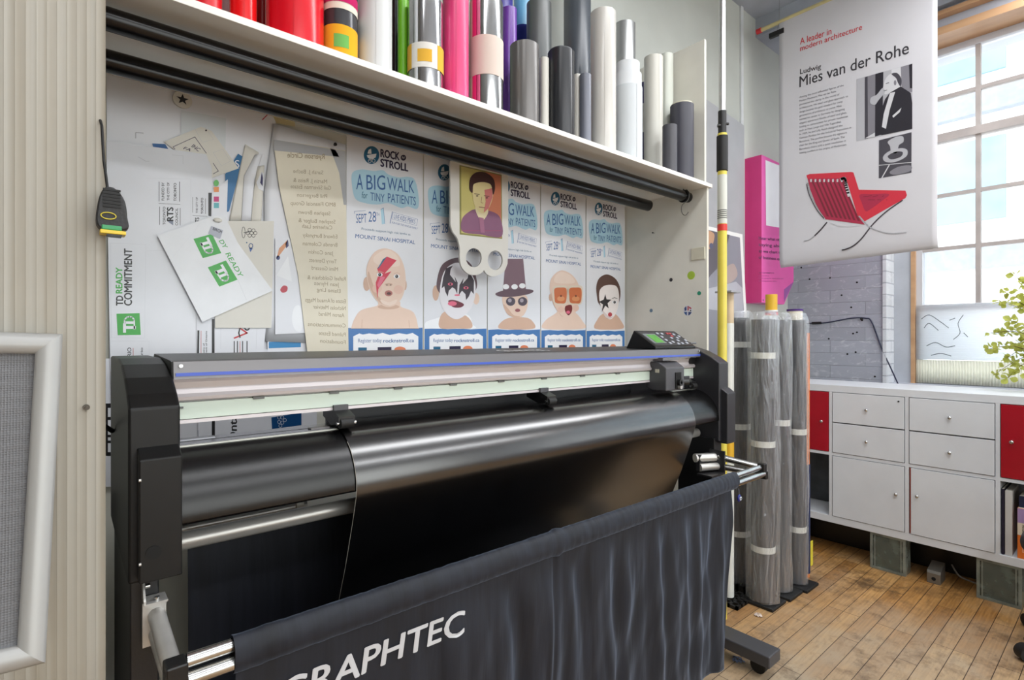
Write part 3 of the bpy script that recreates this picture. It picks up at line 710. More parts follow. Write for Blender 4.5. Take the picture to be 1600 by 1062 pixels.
# ------------------------------------------------------------------ rolls on the shelf
def roll(px0, px1, topy, y, col, label, rough=.28, metal=0.0, hfix=None, bands=(), core=None, tilt=0, name='vinyl_roll', var=.04, botz=None, cat='roll', bump=.0, spec=.5):
    pc_ = (px0 + px1) / 2
    d = ray(pc_, 300); x = d[0] * (y / d[1]); dep = depth(x, y)
    r = (px1 - px0) / 2 * dep / F * .965
    z1 = CAMH + (CY - topy) / F * dep if topy is not None else SZ + hfix
    z0 = SZ + .0005 if botz is None else botz
    t = thing(name, (x, y, z0), label, cat, 'rolls of film standing on the shelf')
    cm = mat('film_%d_%d_%d_%d' % (col[0], col[1], col[2], int(rough * 100 + metal * 7)), col, rough, metal, var=var, vscale=5, stretch=(1, 1, .25), spec=spec)
    b = MB()
    rim = min(.004, r * .12)
    b.lathe(x, y, [(r, z0), (r, z1)], 40); b.lathe(x, y, [(r, z1), (r - rim, z1)], 40); b.lathe(x, y, [(r - rim, z1), (r - rim, z0 + .01)], 40)
    b.lathe(x, y, [(r, z0), (.0, z0)], 40)
    # loose outer edge of the film
    a0 = random.uniform(3.4, 5.2)
    pts = [(x + (r + .0008) * math.cos(a0 + k * .05), y + (r + .0008) * math.sin(a0 + k * .05)) for k in range(8)]
    vs2 = [(p[0], p[1], z) for p in pts for z in (z0 + .001, z1)]
    b.add(vs2, [(2 * k, 2 * k + 2, 2 * k + 3, 2 * k + 1) for k in range(7)], 0, True)
    b.build('film', cm, t)
    if core:
        MB().lathe(x, y, [(r - rim - .0005, z0 + .01), (r - rim - .0005, z1 + core[1]), (r - rim - .006, z1 + core[1]), (r - rim - .006, z0 + .01)], 36).build('core', ink(*core[0]), t)
    for (f0, f1, bc, nm, lab) in bands:
        k0 = CAMH + (CY - f1) / F * dep; k1 = CAMH + (CY - f0) / F * dep
        k0 = max(k0, z0 + .001)
        o = MB(); rr = r + .0012
        o.lathe(x, y, [(rr, k0), (rr, k1), (r, k1)], 40)
        if nm == 'label' and lab:
            for (g0, g1, c2, a, bb) in lab:
                n_ = 10; base = math.atan2(-y, -x)
                q = [(x + (rr + .0006) * math.cos(base + a + (bb - a) * i / n_), y + (rr + .0006) * math.sin(base + a + (bb - a) * i / n_)) for i in range(n_ + 1)]
                zz0 = k0 + (k1 - k0) * g0; zz1 = k0 + (k1 - k0) * g1
                o.add([(p[0], p[1], z) for p in q for z in (zz0, zz1)], [(2 * i, 2 * i + 2, 2 * i + 3, 2 * i + 1) for i in range(n_)], c2, True)
            o.build('label', [ink(*bc, 50)] + [ink(*c_[0], 50) for c_ in [((226, 176, 62),), ((112, 180, 92),), ((190, 158, 60),)]], t)
        else:
            o.build(nm, ink(*bc, 40), t)
    return t
FR, MD, BK = 1.285, 1.40, 1.52
roll(300, 345, None, FR, (206, 24, 34), 'red film roll furthest left on the shelf, cut by the top of the photo', hfix=.6)
roll(344, 363, None, MD, (206, 170, 172), 'slim pale pink roll between red rolls at the left end of the shelf', hfix=.6)
roll(360, 400, None, FR, (222, 22, 26), 'glossy bright red roll second from the left, left of the dark red one', hfix=.6, rough=.2)
roll(396, 424, None, MD, (150, 14, 18), 'dark red roll tucked behind two bright red rolls', hfix=.6, rough=.25)
roll(417, 505, None, FR, (214, 14, 34), 'widest glossy red roll beside the yellow labelled roll', hfix=.6, rough=.2)
roll(505, 558, 0, FR, (58, 58, 62), 'charcoal roll wrapped in a broad yellow label with a green mark and magenta top', rough=.2,
     bands=[(2, 18, (190, 24, 96), 'wrap', None), (17, 28, (226, 220, 204), 'wrap', None), (52, 130, (232, 172, 34), 'label', [(.35, .72, 2, -.35, .5)])])
roll(540, 566, None, BK + .05, (42, 44, 48), 'black roll behind the yellow labelled roll and the wide white roll', hfix=.55)
roll(559, 613, None, FR, (204, 206, 206), 'wide plain white roll right of the yellow labelled roll', hfix=.6, rough=.35)
roll(610, 626, None, MD, (34, 34, 38), 'thin black roll between the wide white roll and the lime green one', hfix=.55)
roll(621, 638, None, FR + .05, (112, 184, 32), 'slim lime green roll left of the mirror silver roll', hfix=.6)
roll(637, 693, 8, FR, (205, 206, 208), 'mirror silver roll with a white and yellow label band', rough=.12, metal=1.0, var=.02,
     bands=[(80, 118, (228, 226, 220), 'label', [(.22, .72, 1, -.45, .35), (.0, 1.0, 1, .7, 1.5), (.0, 1.0, 1, -1.6, -.85)])])
roll(630, 668, None, BK, (50, 50, 54), 'black roll standing behind the mirror silver roll', hfix=.6)
roll(691, 733, None, FR, (226, 62, 122), 'tall hot pink roll between the two silver rolls', hfix=.6, rough=.3)
sp_ = roll(733, 787, 8, FR, (198, 200, 200), 'silver roll with pink and cream stripes and a blank beige paper band', rough=.14, metal=1.0, var=.02,
           bands=[(68, 128, (218, 202, 192), 'paper_band', None)])
# pink and cream stripes down the silver roll
cx_, cy_, cz_ = sp_.location; dep = depth(cx_, cy_); rr = (787 - 733) / 2 * dep / F * .965 + .0005
for a, b_, c_ in ((.95, 1.5, (226, 220, 196)), (.62, .95, (232, 44, 126))):
    base = math.atan2(-cy_, -cx_); q = [(cx_ + rr * math.cos(base - a + (a - b_) * -1 * 0 + (a - b_) * 0 - (b_ - a) * i / 8), cy_ + rr * math.sin(base - a - (b_ - a) * i / 8)) for i in range(9)]
    zt_ = CAMH + (CY - 8) / F * dep
    MB().add([(p[0], p[1], z) for p in q for z in (cz_ + .001, zt_)], [(2 * i, 2 * i + 2, 2 * i + 3, 2 * i + 1) for i in range(8)], 0, True).build('stripe', ink(*c_, 30), sp_)
roll(734, 764, None, BK, (78, 160, 40), 'grass green roll behind the pink striped silver roll', hfix=.62)
roll(764, 802, None, BK, (62, 52, 148), 'indigo roll behind the purple one', hfix=.6)
roll(783, 808, 16, MD, (112, 66, 164), 'purple roll just right of the pink striped silver roll', rough=.25)
roll(802, 832, None, BK, (112, 176, 214), 'sky blue roll at the back left of the orange one', hfix=.62, bands=[(46, 110, (28, 38, 110), 'wrap', None)])
roll(829, 846, None, BK + .05, (232, 128, 62), 'orange roll at the back, only its top showing', hfix=.62)
roll(796, 843, 74, FR, (112, 110, 108), 'short pewter grey roll at the shelf edge with a satin finish', rough=.3, metal=.4)
roll(822, 862, 8, MD, (96, 100, 100), 'grey roll with a loose outer sheet behind the short pewter roll', rough=.3)
roll(843, 858, 92, FR + .02, (214, 212, 204), 'thin off-white roll squeezed between pewter and black rolls', rough=.4)
roll(855, 898, 84, FR, (38, 40, 44), 'short black roll at the shelf edge with a lifted top edge', rough=.28, core=((70, 74, 78), .006))
roll(880, 924, None, BK, (80, 86, 94), 'tall slate grey roll at the back with a dark slit down its side', hfix=.9, rough=.25)
roll(895, 909, 118, FR + .03, (216, 214, 206), 'thin cream roll right of the short black roll', rough=.4)
roll(905, 924, 118, FR, (120, 124, 136), 'slim short steel grey roll left of the tall white roll', rough=.28)
roll(922, 963, 22, FR, (206, 204, 198), 'tall glossy white roll in the middle of the right half of the shelf', rough=.22)
roll(959, 993, 40, BK, (178, 180, 180), 'silver grey roll behind the stepped white roll', rough=.28, metal=.6)
roll(956, 966, 105, MD, (120, 122, 130), 'thin grey roll glimpsed between tall white and stepped white rolls')
st_ = roll(957, 1004, 140, FR, (200, 206, 210), 'fat stepped white roll of nested tubes at the shelf edge', rough=.45)
cx_, cy_, cz_ = st_.location; dep = depth(cx_, cy_)
for px_, ty in ((43, 119), (37, 101)):
    r_ = px_ / 2 * dep / F; zt_ = CAMH + (CY - ty) / F * dep
    MB().lathe(cx_, cy_, [(r_, cz_ + .3 * 0 + .02), (r_, zt_), (r_ - .004, zt_), (r_ - .004, zt_ - .1)], 36).build('inner_tube', ink(216, 220, 224, 50), st_)
roll(1001, 1013, 130, 1.45, (74, 72, 110), 'thin violet grey roll at the back right of the stepped white roll')
roll(1002, 1013, 163, MD, (226, 224, 214), 'short thin cream roll over a violet grey one beside the stepped white roll', bands=[(208, 260, (92, 92, 116), 'wrap', None)])
roll(1006, 1036, 91, 1.35, (208, 207, 198), 'clean white roll left of the short charcoal pair', rough=.35)
roll(1030, 1052, 87, 1.372, (206, 210, 200), 'greenish white roll at the back next to the raised side panel', rough=.35)
roll(1047, 1084, 166, 1.282, (66, 66, 76), 'charcoal roll with a cream core against the raised side panel', rough=.4, core=((228, 222, 196), .006))
roll(1035, 1058, 197, 1.247, (78, 78, 84), 'short charcoal roll at the front right corner of the shelf', rough=.45)

# tape measure and strap hung on the edge of the partition
TY = .978
tx0, tz0 = onY(175, 330, TY); q_ = .80
def T3(x, y, z): return (tx0 + x * q_, TY + y * q_, tz0 + z * q_)
def tbox(x0, x1, y0, y1, z0, z1): 
    a = T3(x0, y0, z0); b = T3(x1, y1, z1); return MB().box(a[0], b[0], a[1], b[1], a[2], b[2])
tm = thing('tape_measure', T3(0, 0, -.045), 'black and yellow tape measure dangling on a strap beside the partition', 'tape measure')
prof = spline([(-.02, -.033), (-.021, .01), (-.012, .038), (.004, .04), (.018, .02), (.022, -.01), (.021, -.033)], 5)
hb_ = MB(); hb_.prism([(tx0 + a * q_, tz0 + b * q_) for a, b in prof], 'y', TY - .014 * q_, TY + .014 * q_); hb_.build('housing', mat('tape_black', (34, 34, 36), .5, bump=.2, bscale=200), tm, bevel=.002)
hb_ = MB()
for k in range(6):
    a = T3(-.014, -.016, .004 + k * .006); b = T3(.012, -.013, .0075 + k * .006); hb_.box(a[0], b[0], a[1], b[1], a[2], b[2])
hb_.build('grip', rubber, tm, label='ribbed black grip')
MB().path([T3(-.006 + .011 * math.cos(a), -.016, -.012 + .006 * math.sin(a)) for a in [2 * PI * i / 20 for i in range(20)]], .0008, 6, closed=True).build('ring_mark', ink(206, 190, 60), tm)
tbox(-.016, .014, -.015, .013, -.037, -.028).build('lock_button', ink(52, 150, 92), tm, bevel=.0015)
tbox(-.018, .02, -.016, .014, -.044, -.037).build('blade', ink(226, 196, 56), tm, bevel=.001)
tbox(-.008, .014, -.014, .012, -.0465, -.0435).build('hook_tip', dark_plastic, tm)
sx1, sz1 = onY(159, 196, .985)
MB().path([T3(-.006, 0, .036), T3(-.012, 0, .09), (sx1, .985, sz1), (sx1 - .001, 1.0, sz1 + .012), (sx1 + .004, 1.014, sz1 + .004)], .0018, 8).build('strap', rubber, tm)
# ------------------------------------------------------------------ posters on the back panel
PY = 1.6575
PWID = 0.2864
X0 = onY(541, 300, PY)[0]
gloss_paper = mat('glossy_poster_paper', (224, 226, 232), .16, var=.015)
TEAL = ink(30, 96, 132); NAVY = ink(34, 26, 62); LBL = ink(168, 206, 224); BLU = ink(52, 96, 156); BAND = ink(66, 118, 178)
SKIN = ink(228, 201, 184); SKIN2 = ink(208, 173, 152); SKINL = ink(234, 212, 198); BLUSH = ink(226, 189, 173); WHITE = ink(238, 240, 244); DK = ink(34, 28, 32); RED = ink(206, 44, 74); PINK = ink(224, 106, 134)
Z1 = lambda a, b, ox=530, oy=210, s=5.588: (ox + a / s, oy + b / s)
Z2 = lambda a, b: Z1(a, b, 530, 370)
def Z3(a, b): return (680 + a / 3.319, 240 + b / 3.319)
def poster(k, label):
    A = artY(PY - k * .0002, k * PWID)
    ztop = 1.885; zbot = .93
    uv = [(X0 + k * PWID + .001, zbot), (X0 + (k + 1) * PWID - .003, zbot), (X0 + (k + 1) * PWID - .003, ztop), (X0 + k * PWID + .001, ztop)]
    sv = A.proj; A.proj = lambda a, b: (a, b); A.sheet(uv, gloss_paper, .0008); A.proj = sv
    # logo
    A.ell(*Z1(282, 180), 12.2, 14, TEAL, 1)
    A.poly([Z1(*p) for p in [(240, 180), (325, 168), (318, 200), (296, 212), (262, 212), (246, 200)]], WHITE, 2)
    A.poly([Z1(*p) for p in [(246, 168), (256, 135), (278, 124), (282, 170)]], WHITE, 2)
    for q in ((266, 232), (300, 230)): A.ring(*Z1(*q), 2.4, 2.6, 1.0, WHITE, 2, 14)
    A.stroke([Z1(262, 226), Z1(300, 210)], .9, WHITE, 2)
    A.text('ROCK', Z1(362, 195), Z1(525, 224), Z1(362, 128), NAVY, 1, .045)
    A.ell(*Z1(560, 203), 4.2, 4.6, NAVY, 1); A.text("N'", Z1(550, 210), Z1(572, 214), Z1(550, 192), WHITE, 2, .01)
    A.text('STROLL', Z1(362, 278), Z1(600, 322), Z1(362, 212), NAVY, 1, .045)
    A.blob([Z1(*p) for p in [(115, 335), (200, 305), (300, 320), (380, 312), (430, 350), (520, 375), (600, 370), (662, 402), (695, 560), (680, 650), (600, 628), (540, 642), (430, 600), (330, 612), (220, 598), (140, 560), (112, 450)]], LBL, 1, 4)
    for body, a, b_, c_ in (('A', (148, 478), (206, 480), (150, 345)), ('BIG', (238, 482), (402, 484), (236, 352)), ('WALK', (420, 484), (655, 512), (418, 372)),
                            ('for', (195, 556), (245, 560), (198, 498)), ('TINY', (272, 575), (395, 592), (272, 504)), ('PATIENTS', (424, 588), (668, 620), (424, 512))):
        A.text(body, Z1(*a), Z1(*b_), Z1(*c_), BLU if body != 'for' else TEAL, 2)
    A.text('SEPT', Z1(148, 772), Z1(240, 768), Z1(146, 694), BLU, 1); A.text('28', Z1(255, 762), Z1(322, 762), Z1(255, 672), BLU, 1); A.text('TH', Z1(324, 710), Z1(350, 712), Z1(324, 682), BLU, 1)
    A.stroke([Z1(132, 690), Z1(132, 672), Z1(230, 664)], .5, BLU, 1)
    A.poly([Z1(362, 655), Z1(386, 640), Z1(398, 780), Z1(372, 785)], LBL, 1); A.stroke([Z1(362, 655), Z1(386, 640), Z1(398, 780)], .5, BLU, 2)
    A.stroke([Z1(464, 674), Z1(444, 775)], .9, BLU, 1); A.stroke([Z1(470, 680), Z1(685, 740), Z1(676, 795), Z1(462, 738), Z1(470, 680)], .35, BLU, 1)
    A.text('LIVE KIDS PERKS', Z1(476, 732), Z1(662, 780), Z1(480, 694), BLU, 1); A.text('FUN FOR THE WHOLE FAMILY', Z1(458, 776), Z1(682, 830), Z1(462, 760), BLU, 1)
    A.text('Proceeds support high risk births at', Z1(195, 832), Z1(622, 882), Z1(195, 812), TEAL, 1)
    A.text('MOUNT SINAI HOSPITAL', Z1(140, 902), Z1(662, 958), Z1(142, 868), BLU, 1, .008)
    # bottom band
    def band(a, b): return Z2(a, b)
    bt = [band(*p) for p in [(72, 795), (200, 790), (320, 798), (450, 792), (560, 800), (728, 792), (728, 1100), (72, 1100)]]
    A.poly([(p[0], p[1]) for p in bt], BAND, 1)
    rag = [(122, 868), (175, 842), (205, 852), (260, 842), (320, 850), (380, 838), (440, 856), (520, 840), (590, 850), (640, 838), (690, 868), (690, 1100), (122, 1100)]
    A.poly([band(*p) for p in rag], WHITE, 2)
    A.text('Register today', band(165, 922), band(370, 918), band(165, 888), BLU, 3); A.text('rocknstroll.ca', band(385, 922), band(652, 918), band(385, 890), BLU, 3, .015)
    A.poly([band(*p) for p in [(335, 962), (455, 960), (455, 1020), (335, 1020)]], NAVY, 3); A.ell(*band(530, 985), 9, 5, ink(226, 132, 92), 3); A.poly([band(*p) for p in [(165, 965), (240, 965), (240, 1000), (165, 1000)]], TEAL, 3)
    return A
def head(A, cx, cy, rx, ry, skin=SKIN, ears=True, rot=0):
    if ears:
        for s_ in (-1, 1): A.ell(cx + s_ * rx * .98, cy + ry * .12, rx * .2, ry * .2, SKIN2, 2)
    A.blob([(cx, cy - ry), (cx + rx * .72, cy - ry * .72), (cx + rx, cy - ry * .1), (cx + rx * .86, cy + ry * .48), (cx + rx * .42, cy + ry * .92), (cx, cy + ry),
            (cx - rx * .42, cy + ry * .92), (cx - rx * .86, cy + ry * .48), (cx - rx, cy - ry * .1), (cx - rx * .72, cy - ry * .72)], skin, 3)
def body(A, pts, skin=SKIN2): A.blob(pts, skin, 1.4)
def k_(A):  # undo the poster offset so a baby can be drawn at its own place in the photo
    A.proj = lambda a, b: onY(a, b, PY)
    return A
def eye(A, x, y, r=2.2, l=5):
    A.ell(x, y, r * 1.5, r, WHITE, l); A.ell(x, y, r * .8, r * .9, DK, l + 1); A.ell(x - .5, y - .6, .5, .5, WHITE, l + 2)

# 1: lightning bolt
A = poster(0, ''); k_(A)
body(A, [Z2(*p) for p in [(105, 795), (130, 720), (190, 640), (330, 600), (350, 560), (520, 560), (540, 610), (650, 660), (690, 790), (690, 800), (400, 805), (105, 800)]], SKIN)
A.stroke([Z2(196, 790), Z2(200, 720)], .8, SKIN2, 2); A.stroke([Z2(612, 790), Z2(608, 730)], .8, SKIN2, 2); A.ell(*Z2(430, 610), 17, 4, SKIN2, 2)
A.ell(*Z2(240, 410), 5.5, 11, SKIN2, 2); A.ell(*Z2(575, 420), 2.5, 8, SKIN2, 2)
A.blob([Z2(*p) for p in [(395, 100), (500, 140), (560, 240), (580, 380), (560, 500), (510, 580), (430, 612), (350, 580), (280, 490), (245, 380), (240, 260), (300, 140)]], SKIN, 3)
A.blob([Z2(*p) for p in [(400, 112), (490, 150), (530, 240), (470, 260), (330, 240), (300, 180)]], SKINL, 3.4)
A.blob([Z2(*p) for p in [(255, 300), (290, 400), (330, 500), (400, 580), (430, 604), (350, 570), (285, 480), (250, 380)]], SKIN2, 3.4)
for q in ((330, 450), (515, 460)): A.ell(*Z2(*q), 7.5, 7, BLUSH, 3.6)
A.blob([Z2(*p) for p in [(360, 545), (430, 570), (500, 545), (490, 580), (430, 600), (375, 580)]], SKINL, 3.7)
A.stroke([Z2(*p) for p in [(325, 312), (350, 300), (385, 312)]], .8, SKIN2, 4.5); A.stroke([Z2(*p) for p in [(475, 322), (505, 312), (530, 326)]], .8, SKIN2, 4.5)
A.poly([Z2(*p) for p in [(415, 172), (500, 205), (395, 320), (455, 300), (340, 455), (332, 540), (318, 400), (345, 325), (330, 275)]], RED, 4)
A.poly([Z2(*p) for p in [(415, 172), (345, 272), (332, 280), (380, 195)]], TEAL, 5); A.poly([Z2(*p) for p in [(360, 345), (400, 350), (345, 450), (330, 420)]], PINK, 5)
eye(A, *Z2(352, 330), 3); eye(A, *Z2(500, 345), 3)
A.ell(*Z2(430, 415), 6, 2.4, SKIN2, 4); A.ell(*Z2(415, 420), 1.1, .8, DK, 5); A.ell(*Z2(448, 420), 1.1, .8, DK, 5)
A.ell(*Z2(430, 492), 6, 4.6, ink(176, 108, 100), 4); A.ell(*Z2(432, 494), 3.4, 2.2, ink(94, 48, 48), 5)
tag(A.build('poster'), 'charity walk poster of a baby with a red lightning bolt painted over one eye', 'poster', 'charity walk posters')
# 2: black bat-wing face paint
A = poster(1, ''); k_(A)
body(A, [Z2(*p) for p in [(745, 795), (760, 740), (880, 700), (930, 660), (1120, 680), (1160, 760), (1165, 800), (745, 800)]], WHITE)
A.blob([Z2(*p) for p in [(880, 795), (880, 700), (940, 650), (1110, 690), (1160, 790), (1020, 800)]], SKIN2, 2)
A.ell(*Z2(842, 490), 5, 12, SKIN2, 2); A.ell(*Z2(1195, 540), 5, 9, SKIN, 2)
A.blob([Z2(*p) for p in [(1040, 180), (1150, 240), (1200, 380), (1190, 470), (1120, 560), (950, 560), (868, 480), (850, 400), (900, 240)]], ink(92, 70, 78), 3)
A.blob([Z2(*p) for p in [(1030, 225), (1130, 290), (1185, 400), (1180, 540), (1125, 655), (1030, 718), (940, 676), (880, 560), (885, 400), (930, 280)]], ink(228, 226, 232), 4)
BAT = ink(58, 48, 58)
A.poly([Z2(*p) for p in [(990, 250), (930, 275), (905, 360), (892, 450), (915, 430), (925, 480), (945, 520), (955, 470), (985, 440), (1010, 455), (1028, 500), (1032, 400), (1005, 345), (1015, 395), (965, 330), (970, 285)]], BAT, 5)
A.poly([Z2(*p) for p in [(1130, 300), (1175, 380), (1172, 500), (1150, 470), (1130, 520), (1105, 552), (1100, 500), (1070, 470), (1040, 510), (1048, 420), (1085, 360), (1075, 410), (1120, 360)]], BAT, 5)
for q in ((968, 412), (1105, 445)): A.ell(*Z2(*q), 4, 2.2, PINK, 6); A.ell(*Z2(*q), 1.6, 1.5, DK, 7)
A.ell(*Z2(1028, 508), 4.5, 1.4, PINK, 5); A.blob([Z2(*p) for p in [(950, 560), (1000, 550), (1085, 585), (1060, 615), (990, 612)]], ink(110, 44, 60), 5); A.ell(*Z2(985, 582), 7, 3.6, PINK, 6)
tag(A.build('poster'), 'charity walk poster of a baby with black bat wing face paint', 'poster', 'charity walk posters')
# 3: top hat and round glasses
A = poster(2, ''); k_(A)
body(A, [Z3(*p) for p in [(330, 905), (345, 870), (390, 850), (470, 850), (505, 870), (515, 905), (430, 912)]], SKIN2)
A.blob([Z3(*p) for p in [(405, 735), (470, 735), (478, 790), (455, 840), (415, 850), (372, 830), (350, 780), (352, 735)]], SKIN, 2)
A.blob([Z3(*p) for p in [(352, 780), (375, 832), (415, 850), (440, 845), (405, 836), (375, 800)]], SKIN2, 2.5)
HAT = ink(120, 92, 104)
A.poly([Z3(*p) for p in [(365, 545), (455, 545), (470, 705), (350, 715)]], HAT, 3); A.blob([Z3(*p) for p in [(315, 722), (400, 700), (502, 706), (490, 726), (400, 742), (330, 740)]], ink(98, 74, 86), 4)
for q in ((365, 690), (410, 690), (450, 685)): A.ell(*Z3(*q), 5, 4, WHITE, 5)
for q in ((390, 766), (452, 766)): A.ell(*Z3(*q), 7.2, 6.8, ink(78, 70, 84), 5); A.ell(*Z3(q[0] - 5, q[1] - 5), 3, 3, ink(170, 160, 172), 6)
A.ell(*Z3(426, 812), 4, 2.6, ink(150, 84, 88), 5)
tag(A.build('poster'), 'charity walk poster of a baby in a tall top hat and round dark glasses', 'poster', 'charity walk posters')
# 4: big orange sunglasses
A = poster(3, ''); k_(A)
body(A, [Z3(*p) for p in [(556, 905), (570, 865), (620, 830), (650, 810), (720, 820), (765, 870), (775, 905), (660, 912)]], SKIN)
A.ell(*Z3(598, 745), 3, 6, SKIN2, 2)
A.blob([Z3(*p) for p in [(655, 605), (715, 635), (748, 700), (740, 790), (715, 840), (680, 855), (640, 830), (610, 770), (592, 700), (605, 640)]], SKIN, 3)
A.blob([Z3(*p) for p in [(655, 612), (705, 635), (720, 670), (640, 672), (615, 660), (625, 630)]], SKINL, 3.4); A.blob([Z3(*p) for p in [(600, 720), (615, 780), (645, 832), (660, 846), (625, 806), (604, 760)]], SKIN2, 3.4)
for q in ((650, 808), (728, 800)): A.ell(*Z3(*q), 5, 5, BLUSH, 3.6)
for c in (650, 727): A.blob([Z3(c + dx * .78, 735 + dy) for dx, dy in [(-50, -45), (0, -52), (42, -46), (48, 0), (36, 44), (0, 48), (-44, 42), (-52, 0)]], ink(222, 208, 190), 4); A.blob([Z3(c + dx * .64, 737 + dy * .82) for dx, dy in [(-50, -45), (0, -52), (42, -46), (48, 0), (36, 44), (0, 48), (-44, 42), (-52, 0)]], ink(206, 112, 66), 5); A.ell(*Z3(c, 752), 6, 4, ink(222, 150, 100), 6); A.ell(*Z3(c, 738), 1.6, 1.6, ink(120, 62, 40), 7)
A.blob([Z3(*p) for p in [(675, 790), (705, 785), (708, 815), (690, 838), (672, 815)]], ink(120, 40, 42), 4); A.ell(*Z3(688, 822), 3, 2.4, PINK, 5)
tag(A.build('poster'), 'charity walk poster of an open mouthed baby in huge square orange sunglasses', 'poster', 'charity walk posters')
# 5: black star
A = poster(4, ''); k_(A)
body(A, [Z3(*p) for p in [(825, 905), (840, 860), (870, 830), (930, 830), (965, 870), (975, 905), (900, 912)]], SKIN2)
A.blob([Z3(*p) for p in [(890, 626), (935, 650), (958, 700), (955, 760), (930, 800), (880, 805), (846, 775), (838, 740), (834, 690), (850, 645)]], ink(92, 66, 58), 3)
A.blob([Z3(*p) for p in [(905, 680), (940, 690), (952, 740), (945, 800), (925, 845), (900, 858), (872, 828), (852, 770), (850, 715), (870, 688)]], ink(236, 228, 226), 4)
A.blob([Z3(*p) for p in [(860, 800), (880, 846), (905, 856), (925, 842), (905, 846), (880, 826)]], ink(214, 200, 198), 4.4); A.stroke([Z3(915, 752), Z3(928, 746), Z3(942, 752)], .8, DK, 5)
st = [(880, 728), (887, 755), (912, 757), (892, 775), (898, 802), (880, 788), (862, 822), (868, 782), (848, 768), (872, 756)]
A.poly([Z3(*p) for p in st], ink(48, 44, 48), 5); eye(A, *Z3(928, 770), 2.4); A.ell(*Z3(905, 834), 3.2, 3.4, ink(186, 68, 76), 5)
tag(A.build('poster'), 'charity walk poster of a baby with a black star painted around one eye', 'poster', 'charity walk posters')

# white cut-out board with a portrait, in front of the posters
PB = 1.60
def Zb(a, b): return onY(680 + a / 3.319, 240 + b / 3.319, PB)
out = [(85, 34), (372, 100)] + [(375, 110), (376, 400), (374, 500), (372, 570)] + spline([(372, 570), (355, 610), (325, 630), (290, 637), (262, 622), (250, 604)], 4, False)[1:] + spline([(250, 604), (232, 622), (200, 630), (165, 622), (135, 590), (124, 545), (124, 490), (112, 440), (88, 405), (76, 370)], 4, False)[1:] + [(75, 60), (77, 42)]
def circ(cx, cy, rx, ry): return [(cx + rx * math.cos(2 * PI * i / 30), cy + ry * math.sin(2 * PI * i / 30)) for i in range(30)]
M_ = Matrix(((1, 0, 0, 0), (0, 0, 1, PB), (0, 1, 0, 0), (0, 0, 0, 1)))
fv, ff = filled([[Zb(*p) for p in out], [Zb(*p) for p in circ(197, 540, 41, 49)], [Zb(*p) for p in circ(308, 553, 39, 50)]], M_, .008)
bt_ = thing('portrait_board', (fv[0].x, PB, min(v.z for v in fv)), 'white cut-out board with two round holes and a tinted portrait print', 'board')
MB().add(fv, ff).build('board', mat('white_foam_board', (222, 220, 214), .45, var=.02), bt_)
ap = Art((0, PB - .0045, 0), (1, 0, 0), (0, 0, 1), (0, -1, 0), lambda a, b: Zb(a, b), .0004)
ap.sheet([(122, 60), (341, 110), (344, 443), (124, 420)], ink(150, 146, 92, 40), .0003)
ap.poly([(130, 68), (336, 116), (339, 436), (131, 412)], ink(206, 196, 120), 1)
ap.poly([(255, 96), (336, 116), (339, 436), (262, 427)], ink(204, 122, 88), 1.5)
ap.blob([(138, 405), (135, 340), (175, 300), (215, 290), (300, 305), (337, 345), (338, 432), (230, 420)], ink(134, 84, 116), 2)
ap.blob([(206, 300), (236, 350), (268, 312), (262, 280), (210, 270)], ink(222, 208, 170), 3); ap.poly([(222, 330), (246, 336), (252, 412), (230, 410)], ink(160, 100, 130), 4)
ap.blob([(190, 150), (240, 130), (290, 165), (294, 225), (272, 285), (242, 312), (212, 290), (192, 240)], ink(222, 206, 152), 4)
ap.poly([(250, 190), (292, 180), (292, 228), (272, 284), (246, 308), (256, 250)], ink(206, 120, 116), 5)
ap.blob([(172, 185), (176, 130), (205, 100), (250, 98), (295, 130), (305, 180), (294, 215), (284, 165), (250, 150), (215, 152), (192, 165), (188, 205)], ink(66, 36, 34), 6, 4)
for q in ((212, 218), (262, 228)): ap.stroke([(q[0] - 14, q[1] - 8), (q[0] + 12, q[1] - 5)], 3, ink(66, 36, 34), 6); ap.ell(q[0], q[1] + 3, 6, 3, ink(66, 36, 34), 6)
ap.stroke([(236, 226), (232, 256), (242, 258)], 2, ink(150, 84, 74), 6); ap.stroke([(222, 278), (252, 282)], 3, ink(130, 50, 56), 6)
ap.rect(130, 400, 338, 402, ink(190, 70, 104), 3)
ap.build('portrait_print', bt_)
MB().path([(onY(745, 262, PB)[0], PB + .002, Zb(230, 60)[1]), (onY(745, 262, PB)[0], 1.62, 1.80), (onY(745, 262, PB)[0], 1.655, 1.855)], .0009, 6).build('hanging_cord', paper, bt_)

# ------------------------------------------------------------------ pinned papers, signs and stickers left of the posters
def zA(a, b): return (150 + a / 5.31, 180 + b / 5.31)        # zoomed views of the photo used to read coordinates
def zB(a, b): return (150 + a / 4.827, 340 + b / 4.827)
GREYL = ink(214, 216, 222, 50); LINE = ink(196, 198, 204)
def pk(y): return 1.6565 - (1.6565 - y) * .45
def P_(y): return artY(pk(y))
A = P_(1.656); A.sheet([(166, 112), (300, 142), (430, 182), (436, 300), (430, 700), (172, 700), (168, 300)], paper, .0006)
A.poly([(172, 560), (285, 560), (285, 700), (172, 700)], WHITE, 1)
A.stroke([(212, 216), (212, 207), (224, 208)], .8, ink(120, 122, 130), 1); A.stroke([(410, 187), (418, 179)], 1.6, ink(176, 40, 60), 1)
tag(A.build('paper_sheet'), 'large plain white sheet at the top left behind all the pinned papers', 'paper')
A = P_(1.652); A.sheet([(283, 172), (353, 185), (352, 250), (283, 250)], ink(216, 222, 226, 50), .0005)
tag(A.build('paper_sheet'), 'small blank pale square of paper just below the star badge', 'paper')
bx, bz = onY(285, 156, pk(1.648))
